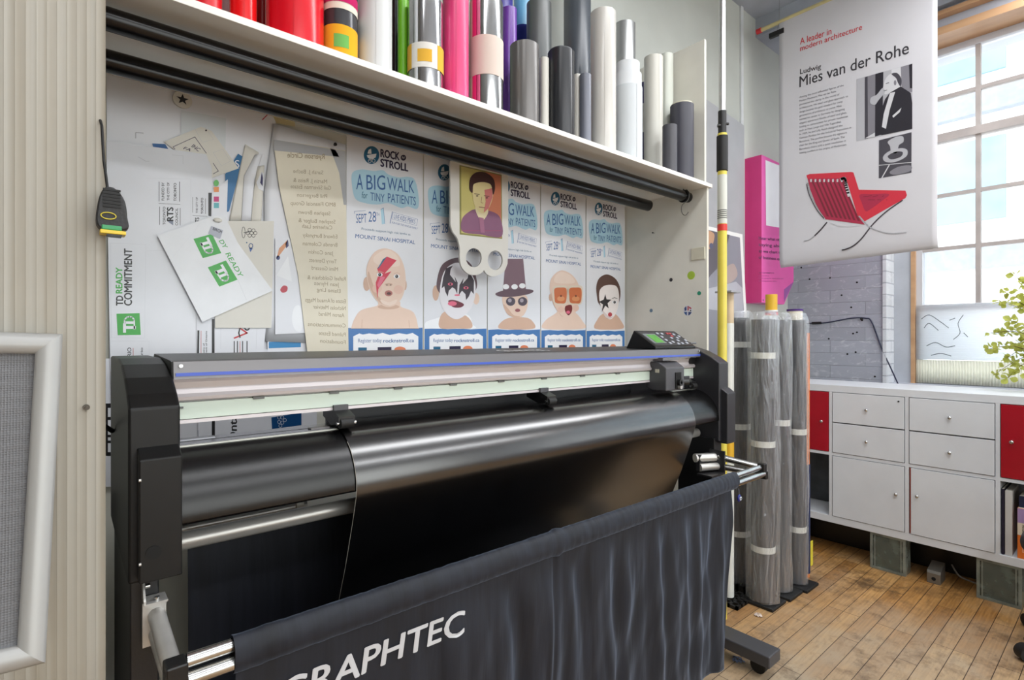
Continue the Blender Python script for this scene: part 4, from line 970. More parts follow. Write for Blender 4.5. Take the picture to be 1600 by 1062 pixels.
bd = thing('star_badge', (bx, pk(1.648), bz - .02), 'round white badge with a black star pinned near the top left', 'badge')
MB().tube((bx, pk(1.648) - .003, bz), (bx, pk(1.652), bz), .0225, 32).build('disc', paper_warm, bd, bevel=.001)
sa = Art((bx, pk(1.648) - .0033, bz), (1, 0, 0), (0, 0, 1), (0, -1, 0)); sa.poly([((.015 if i % 2 == 0 else .006) * math.sin(i * PI / 5), (.015 if i % 2 == 0 else .006) * math.cos(i * PI / 5)) for i in range(10)], K, 1)
sa.build('star', bd)
# blue sheet behind the rotated card
A = P_(1.650); A.sheet([(372, 240), (380, 245), (358, 330), (352, 332), (352, 272)], ink(34, 106, 158), .0005)
A.text('S', (367, 262), (374, 262), (367, 250), WHITE, 1); tag(A.build('blue_card'), 'blue printed sheet mostly hidden behind the rotated logo card', 'card')
A = P_(1.650); A.sheet([(238, 224), (258, 225), (264, 234), (240, 232)], ink(40, 92, 150), .0005); tag(A.build('blue_card'), 'small blue corner of paper showing above the clear sleeve', 'card')
A = P_(1.648); A.sheet([(330, 300), (356, 280), (352, 420), (330, 420)], paper, .0005)
for i, (yy, c_) in enumerate([(286, (92, 176, 84)), (296, (226, 142, 74)), (311, (200, 46, 120)), (321, (96, 176, 184))]):
    (A.ell if i in (0,) else lambda x, y, a, b, m, l: A.rect(x - a, y - b, x + a, y + b, m, l))(338, yy, 4, 5 if i == 0 else 4, ink(*c_), 1)
tag(A.build('printed_strip'), 'white strip with green, orange, magenta and teal shapes in a column', 'paper')
# rotated card
A = P_(1.645); A.sheet([zA(565, 220), zA(870, 95), zA(960, 130), zA(1185, 440), zA(960, 520)], paper_warm, .0006)
DP = ink(52, 42, 78)
A.stroke([zA(655, 282), zA(640, 262), zA(820, 180), zA(915, 315)], .9, DP, 1); A.stroke([zA(972, 398), zA(1015, 463), zA(972, 487)], .9, DP, 1)
A.text('INC', zA(790, 262), zA(848, 302), zA(812, 240), DP, 1, .01); A.text('FA', zA(722, 280), zA(780, 300), zA(740, 262), DP, 1, .01)
A.stroke([zA(820, 112), zA(880, 225), zA(975, 200), zA(905, 100)], .35, LINE, 1); A.stroke([zA(972, 310), zA(1052, 282), zA(1115, 380), zA(1040, 420), zA(972, 310)], .35, LINE, 1)
A.ell(*zA(913, 126), 1.4, 1.4, K, 1)
tag(A.build('logo_card'), 'off-white card pinned at an angle with a thin purple bracket logo', 'card')
# curled white papers
def curl(pts_l, pts_r, y, amp, m, label, name='curled_paper'):
    """sheet between a left and a right edge (photo coordinates), bowed towards the room"""
    b = MB()
    def fn(u, v):
        k = v * (len(pts_l) - 1); i = min(int(k), len(pts_l) - 2); t = k - i
        l = [pts_l[i][q] * (1 - t) + pts_l[i + 1][q] * t for q in (0, 1)]; r = [pts_r[i][q] * (1 - t) + pts_r[i + 1][q] * t for q in (0, 1)]
        px = l[0] * (1 - u) + r[0] * u; py = l[1] * (1 - u) + r[1] * u
        yy = pk(y) - amp * .5 * math.sin(PI * u) * (1 - .6 * v)
        x, z = onY(px, py, yy); return (x, yy, z)
    b.grid(fn, 12, 12)
    o = b.build(name, m, solid=.0008); tag(o, label, 'paper'); return o
curl([(383, 225), (373, 270), (358, 345)], [(404, 238), (400, 290), (392, 345)], 1.650, .006, paper_warm, 'tall cream paper leaning right between the blue sheet and the curled white strips')
curl([(398, 242), (381, 275), (377, 345)], [(410, 240), (398, 280), (392, 345)], 1.644, .012, paper, 'narrow white strip curled forward, left of the two curled strips')
curl([(402, 260), (396, 300), (392, 348)], [(413, 258), (411, 300), (408, 348)], 1.642, .010, paper_warm, 'narrow off-white strip curled forward with a dark purple corner mark')
A = P_(1.6305); A.poly([zA(1375, 470), zA(1385, 520), zA(1382, 590), zA(1362, 560)], ink(46, 40, 92), 1); A.sheet([zA(1330, 560), zA(1372, 470), zA(1390, 480), zA(1390, 630), zA(1350, 610)], paper, .0005)
tag(A.build('folded_label'), 'small folded white label with a navy printed corner beside the tall curled sheet', 'paper')
# plastic sleeve with council labels
A = P_(1.638); A.sheet([(166, 219), (322, 241), (331, 262), (334, 560), (336, 700), (176, 700), (172, 560)], mat('clear_sleeve_over_paper', (222, 224, 230), .22, var=.03, vscale=6), .0006)
A.stroke([(216, 245), (228, 252), (233, 252)], .8, ink(190, 192, 198), 1); A.stroke([(269, 242), (286, 243), (286, 256)], .5, LINE, 1)
A.stroke([(228, 278), (298, 280), (298, 390), (229, 392)], .3, LINE, 1)
def rot_text(A, body, xb, y_bot, y_top, xc, m=K, bold=.012, l=1):   # text reading upwards: baseline at xb (right), caps to xc (left)
    A.text(body, (xb, y_bot), (xb, y_top), (xc, y_bot), m, l, bold)
rot_text(A, 'FUNDED BY', 256.5, 313, 285, 252.5); rot_text(A, 'THE CITY OF', 264.5, 313, 285, 261); rot_text(A, 'TORONTO', 275.5, 314, 286, 271.5, bold=.025)
for x in (248.5, 280.5): A.stroke([(x, 284), (x, 314.5)], .9, K, 1)
A.stroke([(248, 317.5), (281.5, 319.5)], .5, K, 1); A.stroke([(249.5, 323), (249.5, 351)], .7, K, 1); A.stroke([(281.5, 325), (281.5, 352)], .7, K, 1)
rot_text(A, 'TORONTO', 258.5, 351, 323, 254.5); rot_text(A, 'RTS', 270.5, 345, 324, 261, bold=.04); A.poly([(262, 346), (270.5, 343), (270.5, 352)], ink(128, 136, 156), 1); rot_text(A, 'COUNCIL', 278, 352, 325, 274)
rot_text(A, 'THE CITY OF', 309, 333, 308, 306); rot_text(A, 'TORONTO', 317.5, 334, 309, 314, bold=.025); A.stroke([(321, 310), (321, 334)], .7, K, 1); A.stroke([(301, 308), (301, 332)], .5, K, 1); A.stroke([(301, 336.5), (324, 338)], .5, K, 1); rot_text(A, 'ARTS', 311, 356, 340, 305, bold=.03)
A.poly([(325.5, 301), (331, 301), (330, 338), (325.5, 337)], K, 1)
A.stroke([(172, 380), (228, 382), (226, 528), (174, 527), (172, 380)], .3, LINE, 1)
rot_text(A, 'READY', 191, 458, 418, 181, GREEN, .035); rot_text(A, 'TD', 192, 477, 462, 181.5, K, .035); rot_text(A, 'COMMITMENT', 206, 477, 389, 194, K, .03)
A.poly([(182, 490), (218, 489), (220, 523), (184, 523.5)], GREEN, 1)
def td(A, o, ux, vx):  # white monogram on a unit square: o + u*ux + v*vx
    f = lambda u, v: (o[0] + u * ux[0] + v * vx[0], o[1] + u * ux[1] + v * vx[1])
    A.poly([f(*p) for p in [(.10, .62), (.55, .62), (.55, .75), (.10, .75)]], WHITE, 2); A.poly([f(*p) for p in [(.28, .2), (.42, .2), (.42, .62), (.28, .62)]], WHITE, 2)
    A.stroke([f(*p) for p in [(.55, .69), (.72, .68), (.84, .58), (.86, .47), (.84, .36), (.72, .27), (.28, .26)]], 2.2, WHITE, 2); A.poly([f(*p) for p in [(.52, .3), (.64, .3), (.64, .64), (.52, .64)]], WHITE, 2)
td(A, (219.5, 523), (0, -33), (-36.5, 0))
A.stroke([(208, 544), (208, 560)], .8, ink(176, 50, 60), 1); rot_text(A, 'ONTARIO', 205, 582, 543, 199); rot_text(A, 'Ontario', 223, 575, 543, 219.5)
A.stroke([(174, 533), (233, 533), (233, 600)], .3, LINE, 1)
A.poly([(317, 616), (326, 616), (325, 680), (316, 680)], ink(78, 98, 156), 1); A.ell(321, 676, 4, 4, ink(78, 98, 156), 1); A.poly([(309, 672), (314, 672), (314, 684), (309, 684)], ink(60, 88, 156), 1)
tag(A.build('plastic_sleeve'), 'tall clear sleeve of sign proofs with the green square logo and COMMITMENT lettering', 'sign proofs')
# back sheet with bar codes low at the left
A = P_(1.642); A.sheet([(159, 560), (184, 560), (184, 760), (159, 760)], paper, .0005)
A.poly([(165, 630), (173, 630), (173, 712), (165, 712)], K, 1)
for yy, hh in ((637, 14), (656, 12), (673, 6), (683, 5), (692, 14)): A.poly([(168.5, yy), (173, yy), (173, yy + hh), (168.5, yy + hh)], WHITE, 2)
tag(A.build('paper_sheet'), 'white strip with a black barcode-like mark at the far left beside the power cable', 'paper')
# lower middle sheet
A = P_(1.634); A.sheet([(306, 440), (425, 420), (412, 545), (495, 560), (495, 700), (310, 700)], paper, .0006)
A.poly([(331, 498), (335, 498), (336, 700), (331, 700)], K, 1)
A.poly([(308.5, 516), (311.5, 516), (311, 552), (308, 552)], K, 1); A.stroke([(314, 517), (314, 552)], .8, ink(190, 70, 76), 1); rot_text(A, 'Ministry of', 319.5, 560, 536, 317); rot_text(A, 'Government of Ontario', 323.5, 570, 517, 321)
RD = ink(196, 52, 58)
A.stroke([(367, 507), (386, 520), (366, 528)], 2.4, RD, 1); A.stroke([(382, 506), (375, 512), (373, 520), (375, 527)], 2, K, 2); A.ring(386, 511.5, 3.6, 4, 1.6, ink(110, 112, 122), 1)
for x, c_ in ((366, K), (371, K), (375, RD), (379, K), (386, K)): A.stroke([(x, 533), (x, 552)], 1.5 if c_ is K else .8, c_, 1)
A.text('arlo', (366, 655), (366, 686), (358, 655), K, 1, .02) if False else rot_text(A, 'Ontario', 370, 690, 624, 358, K, .02)
A.stroke([(345, 440), (345, 545)], .3, LINE, 1); A.stroke([(403, 470), (400, 545)], .3, LINE, 1)
A.poly([(424, 652), (471, 644), (471, 664), (425, 670)], ink(16, 74, 128), 1)
for a, b_ in ((436, 652), (441, 652), (436, 659), (441, 660), (438, 665), (445, 656)): A.ring(a, b_, 2.4, 2.6, .7, WHITE, 2, 12)
tag(A.build('printed_sheet'), 'white printed sheet with a red tick logo and long black bar low behind plotter', 'paper')
# tall curled sheet and strip of names
cs_ = curl([(428, 193), (413, 300), (414, 533)], [(540, 226), (540, 320), (497, 536)], 1.640, .014, paper, 'tall white sheet with a bowed top behind the cream strip of names', 'curled_sheet')
A = P_(1.6255); A.mats = []
A.poly([(432, 405), (436, 388), (449, 375), (447, 385)], ink(212, 150, 110), 1); A.ell(434.5, 402.5, 3, 3.4, ink(52, 62, 120), 1); A.poly([(446, 380), (450, 374), (451, 384), (447, 388)], ink(60, 60, 110), 1)
A.blob([(438, 452), (443, 446), (449, 448), (448, 455), (441, 457)], ink(184, 58, 76), 1); A.poly([(432, 430), (450, 400), (456, 440)], WHITE, 1); A.blob([(460, 480), (456, 500), (462, 516), (472, 514), (470, 480)], WHITE, 1)
A.sheet([(430, 372), (470, 370), (478, 520), (430, 522)], paper, .0004)
tag(A.build('sticker_sheet'), 'narrow white sheet with small red print half under the strip of names', 'paper')
A = P_(1.640); A.sheet([(418, 520), (495, 520), (495, 560), (418, 560)], paper, .0004); A.poly([(420, 534), (470, 532), (470, 542), (420, 544)], ink(40, 132, 190), 1)
tag(A.build('printed_slip'), 'white slip with a bright blue bar just above the left half of the plotter', 'paper')
cream = mat('cream_backing', (226, 219, 200), .55, var=.05, vscale=4)
A = P_(1.619); A.sheet([(428, 218), (540, 235), (541, 320), (545, 565), (482, 565), (466, 430), (436, 290), (429, 235)], cream, .0006)
A.poly([(428, 218), (524, 234), (530, 245), (428, 235)], ink(178, 180, 184, 60), 1); A.poly([(516, 232), (540, 236), (541, 320), (537, 320), (530, 270)], ink(178, 180, 184, 60), 1)
FAINT = ink(170, 158, 134, 60)
rows = [('Ryerson Circle', 449, 507, 247, 8, .02), ('Sarah J. Bache', 458, 505, 271, 6, 0), ('Martin J. Reiss &', 458, 511, 285, 6, 0), ('Gail Silverman Estate', 454, 517, 295, 6, 0), ('Phil Bergerson', 464, 511, 308, 6, 0),
        ('BMO Financial Group', 454, 524, 321, 6, 0), ('Stephen Brown', 466, 516, 335, 6, 0), ('Stephen Bulger &', 466, 524, 348, 6, 0), ('Catherine Lash', 472, 519, 357, 6, 0), ('Edward Burtynsky', 473, 527, 371, 6, 0),
        ('Brenda Coleman', 473, 527, 384, 6, 0), ('Jane Corkin', 482, 521, 397, 6, 0), ('Terry Dennett', 483, 526, 410, 6, 0), ('Mimi Gossard', 487, 528, 422, 6, 0), ('Rafael Goldchain &', 480, 540, 437, 6, 0), ('Jean Hynes', 491, 530, 446, 6, 0),
        ('Elaine Ling', 495, 532, 456, 6, 0), ('Estate of Arnaud Maggs', 477, 540, 472, 6, 0), ('Nicholas Metivier', 489, 540, 483, 6, 0), ('Aaron Milrad', 498, 538, 494, 6, 0), ('Communications', 481, 540, 510, 6, 0), ('Pulmed Estate', 498, 540, 524, 6, 0), ('Foundation', 500, 540, 536, 6, 0)]
for body_, a, b_, y_, h_, bo in rows:
    A.text(body_, (b_, y_ + 1.5), (a, y_ - 1), (b_, y_ + 1.5 - h_), FAINT, 1, bo)      # the lettering is seen mirrored
nb = A.build('names_strip'); tag(nb, 'cream strip with a faint mirrored list of names, left of the first poster', 'paper')
px_, pz_ = onY(523, 226, pk(1.612))
pin = thing('push_pin', (px_, pk(1.612), pz_), 'black push pin at the top right corner of the cream strip of names', 'pin')
MB().tube((px_, pk(1.612) - .006, pz_), (px_, pk(1.6185), pz_), .0055, 14, r2=.0035).build('head', dark_plastic, pin); MB().tube((px_, pk(1.619), pz_), (px_, 1.655, pz_), .0007, 6).build('needle', chrome, pin)
# paper with tree logo, bag of green logos
A = P_(1.626); A.sheet([(336, 345), (428, 345), (426, 430), (424, 512), (336, 512)], paper_warm, .0006)
A.ring(380.5, 363, 2.6, 8.6, .7, K, 1)
for a, b_ in ((390, 359), (396, 360), (393, 364), (390, 368), (396, 368), (399, 364), (387, 364)): A.ring(a, b_, 2.6, 2.6, .7, K, 1, 12)
A.stroke([(381, 363.5), (388, 363.5)], 1, K, 1); A.ring(392, 384, 3, 3.6, 1.2, ink(74, 104, 168), 1, 14); A.poly([(389, 386), (395, 388), (391, 394)], ink(74, 104, 168), 1); A.ell(385.5, 379, 1, 1, TEAL, 1)
tag(A.build('paper_sheet'), 'off-white paper with a small black tree logo, pinned behind the bag of green logos', 'paper')
A = P_(1.615); A.sheet([(246, 368), (336, 336), (352, 338), (372, 380), (426, 454), (316, 503)], mat('glossy_plastic_bag', (226, 228, 232), .15, var=.03, vscale=12, bump=.2, bscale=18), .0008)
g = lambda a, b: zB(a, b)
for o_, a_, b_ in ((g(735, 160), g(875, 122), g(805, 305)), (g(843, 375), g(980, 322), g(930, 520))):
    ux = (a_[0] - o_[0], a_[1] - o_[1]); vx = (b_[0] - o_[0], b_[1] - o_[1])
    A.poly([o_, a_, (a_[0] + vx[0], a_[1] + vx[1]), b_], GREEN, 1)
    td(A, o_, vx, ux)
A.text('READY', g(975, 272), g(1078, 448), g(1010, 262), GREEN, 1, .01); A.text('DY', g(925, 175), g(962, 232), g(958, 165), GREEN, 1, .01)
A.sheet([g(870, 62), g(960, 95), g(935, 160), g(845, 120)], ink(196, 200, 210, 30), .0004); A.poly([g(870, 62), g(960, 95), g(935, 160), g(845, 120)], ink(190, 194, 206, 30), 3); A.text('BIRCH', g(880, 92), g(945, 118), g(886, 72), K, 4, .01)
A.stroke([g(1070, 470), g(1135, 620)], .4, LINE, 1); A.stroke([g(780, 40), g(745, 100), g(560, 320)], .5, GREYL, 1)
tag(A.build('plastic_bag'), 'clear plastic bag pinned at an angle holding two green square logo decals', 'bag')
bx, bz = onY(340, 344, pk(1.612))
A = MB().ball((bx, pk(1.612) - .002, bz), .011, .004, .006); tag(A.build('putty_blob', paper_warm), 'lump of off-white putty holding the top corner of the logo bag', 'putty')
A = P_(1.6545); A.sheet([(424, 176), (461, 186), (461, 198), (432, 192)], ink(206, 196, 152), .0005); tag(A.build('masking_tape'), 'short piece of cream tape at the top of the tall bowed sheet', 'tape')

# stickers on the inside of the right side panel
for px, py, rr, c_, lb, nm in [(1080, 430, .0185, (172, 202, 66), 'lime green round sticker, the largest dot on the white side panel', 'round_sticker'),
                               (1048.5, 437, .0085, (40, 38, 44), 'black round sticker left of the lime green one', 'round_sticker'),
                               (1092.5, 458, .009, (42, 150, 118), 'small teal green sticker below the lime green one', 'round_sticker'),
                               (1017.5, 485, .0085, (104, 132, 156), 'small blue grey sticker low on the side panel above the control panel', 'round_sticker')]:
    y, z = onX(px, py, SXR)
    o = MB().tube((SXR - .0008, y, z), (SXR, y, z), rr, 28).build(nm, ink(*c_)); tag(o, lb, 'sticker')
y, z = onX(1075, 485, SXR)
a_ = Art((SXR - .0006, y, z), (0, -1, 0), (0, 0, 1), (-1, 0, 0))
a_.sheet([(.0225 * math.cos(t), .0235 * math.sin(t)) for t in [2 * PI * i / 30 for i in range(30)]], ink(216, 220, 226), .0006)
for q, c_ in (([(-.018, .012), (-.008, .02), (-.006, .002), (-.016, -.002)], (52, 74, 128)), ([(-.002, .02), (.004, .02), (.004, 0), (-.002, 0)], (186, 46, 54)), ([(.006, .018), (.018, .01), (.016, .006), (.006, .01)], (186, 46, 54)),
              ([(-.02, -.006), (-.004, -.006), (-.006, -.022), (-.014, -.016)], (58, 92, 150)), ([(.002, -.006), (.019, -.008), (.012, -.018), (.002, -.022)], (52, 70, 120)), ([(.01, .002), (.016, .002), (.016, -.004), (.01, -.004)], (40, 40, 52))):
    a_.poly(q, ink(*c_), 1)
tag(a_.build('round_sticker'), 'round red, white and blue patterned sticker near the front edge of the side panel', 'sticker')
y0, z0 = onX(1081, 407, SXR); y1, z1 = onX(1102, 386, SXR)
sw = MB().box(SXR - .006, SXR, min(y0, y1), max(y0, y1), z0, z1 + .002).build('blank_plate', mat('aged_ivory_plastic', (214, 210, 190), .4), bevel=.002); tag(sw, 'blank ivory wall plate on the side panel above the lime green sticker', 'wall plate')
y, z = onX(1022, 364, SXR)
o = MB().tube((SXR - .012, y, z), (SXR, y, z), .0016, 8).tube((SXR - .013, y, z), (SXR - .011, y, z), .0036, 10).build('nail', dark_plastic); tag(o, 'small dark nail in the side panel below the wire hook', 'nail')
# ------------------------------------------------------------------ behind and right of the shelf unit
# extension pole
XP, YP = 2.195, 1.185
dp = depth(XP, YP)
def pz(py): return CAMH + (CY - py) / F * dp
pole = thing('extension_pole', (XP, YP, 0), 'tall yellow and silver telescopic pole leaning upright beside the shelf unit', 'pole')
MB().tube((XP, YP, 0), (XP, YP, pz(268)), .0195, 24).build('outer_tube', mat('yellow_fibreglass', (222, 206, 84), .35), pole)
MB().tube((XP, YP, pz(180)), (XP, YP, 3.1), .0145, 24).build('inner_tube', alu, pole)
MB().tube((XP, YP, pz(350)), (XP, YP, pz(274)), .0202, 24).build('label', ink(206, 208, 198), pole)
for k in range(5): MB().tube((XP, YP, pz(342 - k * 3)), (XP, YP, pz(340.6 - k * 3)), .0206, 24).build('label_line', ink(90, 90, 88), pole)
MB().tube((XP, YP, pz(361)), (XP, YP, pz(351)), .0208, 24).build('red_band', ink(214, 62, 54), pole)
MB().tube((XP, YP, pz(267)), (XP, YP, pz(213)), .0235, 24).build('foam_grip', rubber, pole)
MB().tube((XP, YP, pz(213)), (XP, YP, pz(209)), .020, 24).build('collar', MATS['yellow_fibreglass'], pole)
lk = MB().tube((XP, YP, pz(209)), (XP, YP, pz(174)), .0175, 24).build('lock_sleeve', dark_plastic, pole)
MB().tube((XP - .02, YP + .01, pz(197)), (XP - .008, YP, pz(197)), .008, 12).build('lock_button', dark_plastic, lk); MB().tube((XP + .008, YP, pz(192)), (XP + .03, YP - .012, pz(192)), .006, 12).build('lock_button', dark_plastic, lk)

# grey board, photo print and pink sign on the back wall
gx0, gz0 = onY(1088, 560, WY - .03); gx1, gz1 = onY(1163, 196, WY - .03)
gb = MB().prism([(gx0, .02), (gx1, .02), (gx1, gz1), (gx0, gz1 + .045)], 'y', WY - .03, WY - .012).build('grey_board', mat('light_grey_board', (168, 170, 174), .4, var=.03), bevel=.001)
tag(gb, 'plain light grey board standing against the back wall behind the yellow pole', 'board')
A = artY(1.6445)
A.sheet([(1085, 348), (1160, 366), (1167, 500), (1167, 560), (1085, 560)], ink(232, 232, 230, 40), .0045)
A.poly([(1085, 354), (1156, 371), (1163, 500), (1163, 556), (1085, 556)], ink(140, 140, 150), 1)
A.poly([(1085, 354), (1140, 367), (1128, 412), (1110, 430), (1085, 470)], ink(96, 92, 100), 2); A.blob([(1104, 362), (1116, 366), (1112, 385), (1104, 388)], ink(190, 150, 120), 3)
A.blob([(1133, 420), (1146, 412), (1152, 430), (1140, 442), (1130, 438)], ink(176, 158, 152), 3); A.poly([(1085, 456), (1150, 440), (1160, 450), (1161, 490), (1085, 480)], ink(178, 178, 186), 2); A.ell(1111, 384, 3, 4.5, ink(86, 92, 118), 4)
ph = A.build('photo_print'); tag(ph, 'blurred grey photo print with a white border fixed low on the grey board', 'print')
# pink sign box
px0 = onY(1165, 300, WY - .005)[0]; py1 = 1.571
xr, zb_ = onY(1240, 472, py1); xx, zt_ = onY(1187, 240, py1); zb2 = onY(1187, 472, py1)[1]
zfold = onY(1240, 440, py1)[1]; xfold = onY(1225, 472, py1)[0]
pinkm = mat('pink_vinyl_sign', (222, 92, 168), .35, var=.03); pink_side = mat('deep_pink_sign_side', (206, 58, 126), .4, var=.03)
pk = thing('pink_sign', ((px0 + xr) / 2, 1.62, zb2), 'bright pink box sign with small black text on the wall behind the banner', 'sign')
pkb = MB().prism([(px0, zb2), (xfold, zb2), (xr, zfold), (xr, zt_), (px0, zt_)], 'y', py1, WY); pkb.m = [0] * len(pkb.f)
for i, f in enumerate(pkb.f):
    vs3 = [pkb.v[j] for j in f]
    if all(abs(v[0] - px0) < 1e-4 for v in vs3): pkb.m[i] = 1
pkb.build('sign_box', [pinkm, pink_side], pk)
A = artY(py1 - .0006)
A.poly([(1196, 250), (1232, 264), (1232, 358), (1197, 352)], WHITE, 1); A.build('white_panel', pk)
A = artY(py1 - .0006); A.poly([(1225, 472), (1240, 440), (1225, 452)], ink(150, 84, 156), 1); A.build('folded_corner', pk)
A = artY(py1 - .0006)
for i, t_ in enumerate(['Hear what others are', 'saying about us', 'as we chart the next', 'of business education']):
    y_ = 374 + i * 10; A.text(t_, (1185.5, y_), (1236, y_ + 4), (1185.5, y_ - 5), ink(70, 34, 74), 1, .01)
for i, t_ in enumerate(['VISIT OUR WEBSITE OR', 'connect with us', 'follow along for more news and', 'upcoming events online']):
    y_ = 427 + i * 4.2; A.text(t_, (1185.5, y_), (1185.5 + (24, 16, 38, 28)[i], y_ + .5), (1185.5, y_ - 2), ink(150, 60, 120) if i else ink(90, 40, 90), 1)
A.build('lettering', pk)
MB().tube((px0 + .02, py1 - .003, zb2 + .015), (px0 + .02, py1, zb2 + .015), .006, 12).build('screw', chrome, pk)
struct(MB().box(3.33, 3.36, WY - .012, WY, 0, CEIL).build('trim_10', mat('pale_wall_strip', (206, 210, 212), .7)))
cs0 = onY(1166, 165, WY)[1]

# white tube with a cap plate, standing in a plastic grid foot
tx_, ty_ = 2.375, 1.249
tzt = CAMH + (CY - 458) / F * depth(tx_, ty_)
wt = thing('cardboard_tube', (tx_, ty_, 0), 'tall white tube with a bare cardboard top and grey lid, between pole and wrapped rolls', 'tube')
dpt = depth(tx_, ty_); zz_ = lambda py: CAMH + (CY - py) / F * dpt
MB().tube((tx_, ty_, .016), (tx_, ty_, zz_(715)), .0225, 28).tube((tx_, ty_, zz_(690)), (tx_, ty_, zz_(505)), .0225, 28).build('wrap', mat('white_tube_wrap', (222, 224, 220), .4), wt)
MB().tube((tx_, ty_, zz_(715)), (tx_, ty_, zz_(690)), .0228, 28).build('yellow_band', ink(226, 176, 48), wt)
MB().tube((tx_, ty_, zz_(505)), (tx_, ty_, tzt), .0215, 28).build('bare_core', mat('bare_cardboard', (206, 186, 156), .7), wt)
MB().box(tx_ - .055, tx_ + .035, ty_ - .04, ty_ + .04, tzt, tzt + .008).build('lid', mat('grey_lid', (150, 150, 154), .4), wt, bevel=.001)

# wrapped rolls
wrap_m = bpy.data.materials.new('clear_wrinkled_film'); wrap_m.use_nodes = True
N = wrap_m.node_tree.nodes; L = wrap_m.node_tree.links
N.remove(N['Principled BSDF'])
tc = N.new('ShaderNodeTexCoord'); mp = N.new('ShaderNodeMapping'); mp.inputs['Scale'].default_value = (1, 1, .16); L.new(tc.outputs['Object'], mp.inputs[0])
nz = N.new('ShaderNodeTexNoise'); nz.inputs['Scale'].default_value = 30; nz.inputs['Detail'].default_value = 5; nz.inputs['Distortion'].default_value = 2.2; L.new(mp.outputs[0], nz.inputs['Vector'])
bp_ = N.new('ShaderNodeBump'); bp_.inputs['Strength'].default_value = 1.0; bp_.inputs['Distance'].default_value = .02; L.new(nz.outputs['Fac'], bp_.inputs['Height'])
lw = N.new('ShaderNodeLayerWeight'); lw.inputs['Blend'].default_value = .4; L.new(bp_.outputs[0], lw.inputs['Normal'])
rp = N.new('ShaderNodeMapRange'); rp.inputs['From Min'].default_value = .1; rp.inputs['From Max'].default_value = .95; rp.inputs['To Min'].default_value = .13; rp.inputs['To Max'].default_value = .72; L.new(lw.outputs['Facing'], rp.inputs[0])
g_ = N.new('ShaderNodeBsdfGlossy'); g_.inputs['Roughness'].default_value = .14; g_.inputs['Color'].default_value = (.86, .88, .92, 1); L.new(bp_.outputs[0], g_.inputs['Normal'])
t_ = N.new('ShaderNodeBsdfTransparent'); mx_ = N.new('ShaderNodeMixShader')
df_ = N.new('ShaderNodeBsdfDiffuse'); df_.inputs[0].default_value = (.85, .87, .9, 1); gd_ = N.new('ShaderNodeMixShader'); gd_.inputs[0].default_value = .3; L.new(g_.outputs[0], gd_.inputs[1]); L.new(df_.outputs[0], gd_.inputs[2])
L.new(rp.outputs[0], mx_.inputs[0]); L.new(t_.outputs[0], mx_.inputs[1]); L.new(gd_.outputs[0], mx_.inputs[2]); L.new(mx_.outputs[0], N['Material Output'].inputs[0])
gm = mat('charcoal_film_roll', (66, 66, 71), .35, var=.05, vscale=6, stretch=(1, 1, .1)); dkm = mat('dark_film_roll', (44, 44, 48), .4, var=.05)
tape_m = ink(222, 222, 216, 60)
def wrapped(x, y, r, rs, topz, m, label, bands, seed, foot='solid', flare=.2, tag_y=False):
    t = thing('wrapped_roll', (x, y, 0), label, 'roll', 'plastic wrapped rolls standing on black feet')
    if foot == 'solid':
        MB().box(x - .0705, x + .0705, y - .076, y + .076, 0, .014).build('foot', rubber, t, bevel=.004)
    else:
        b = MB()
        for k in range(5):
            b.box(x - .08 + k * .036, x - .068 + k * .036, y - .08, y + .08, 0, .03); b.box(x - .08, x + .076, y - .08 + k * .037, y - .068 + k * .037, 0, .03)
        b.build('foot', rubber, t)
    b = MB(); b.lathe(x, y, [(.0, .016), (r, .016), (r, topz), (r * .5, topz), (r * .5, topz - .05)], 36); b.build('film', m, t)
    for z in bands:
        MB().lathe(x, y, [(r + .0012, z - .014), (r + .0012, z + .014), (r, z + .014)], 36).build('paper_band', tape_m, t)
    def sl(u, v):
        a = 2 * PI * u; z = .02 + v * (topz + .035 - .02)
        n_ = noise.noise((math.cos(a) * 1.6 + seed, math.sin(a) * 1.6, z * 1.6)); n2 = noise.noise((math.cos(a) * 5 + seed, math.sin(a) * 5, z * 5 + 4))
        k = rs * (1 + .18 * n_ + .10 * n2) + flare * rs * max(0, math.cos(a - 3.6)) * (.3 + .5 * math.sin(PI * min(1, v * 1.1)) ** 2)
        k = max(k, r + .004)
        if v > .97: k *= 1 - (v - .97) * 9
        return (x + k * math.cos(a), y + k * math.sin(a), z)
    MB().grid(sl, 56, 90).build('clear_sleeve', wrap_m, t)
    if tag_y:
        a = -2.0; MB().box(x + .03, x + .052, y - r - .012, y - r - .008, .10, .22).build('yellow_tag', ink(224, 210, 66), t)
    return t
def bz(px_dep, py): return CAMH + (CY - py) / F * px_dep
d1 = depth(2.465, 1.135); wrapped(2.472, 1.135, .051, .066, bz(d1, 499), gm, 'wrapped grey roll nearest the plotter with two white paper bands', [bz(d1, 555), bz(d1, 692), bz(d1, 855)], 1.0, flare=.35)
d2 = depth(2.63, 1.125); wrapped(2.630, 1.125, .042, .050, bz(d2, 500), gm, 'wrapped grey roll in the middle of the front three', [bz(d2, 659)], 5.0, flare=.1)
d3 = depth(2.757, 1.1); wrapped(2.776, 1.108, .043, .051, bz(d3, 500), gm, 'wrapped grey roll nearest the white cabinet, with a small yellow tag low down', [bz(d3, 674), bz(d3, 826)], 9.0, flare=.1, tag_y=True)
d4 = depth(2.57, 1.30); wrapped(2.56, 1.30, .058, .075, bz(d4, 497), dkm, 'darker wrapped roll standing behind the front row next to the white tube', [bz(d4, 538), bz(d4, 664), bz(d4, 828)], 13.0, foot='grid', flare=.2)
gf = MB()
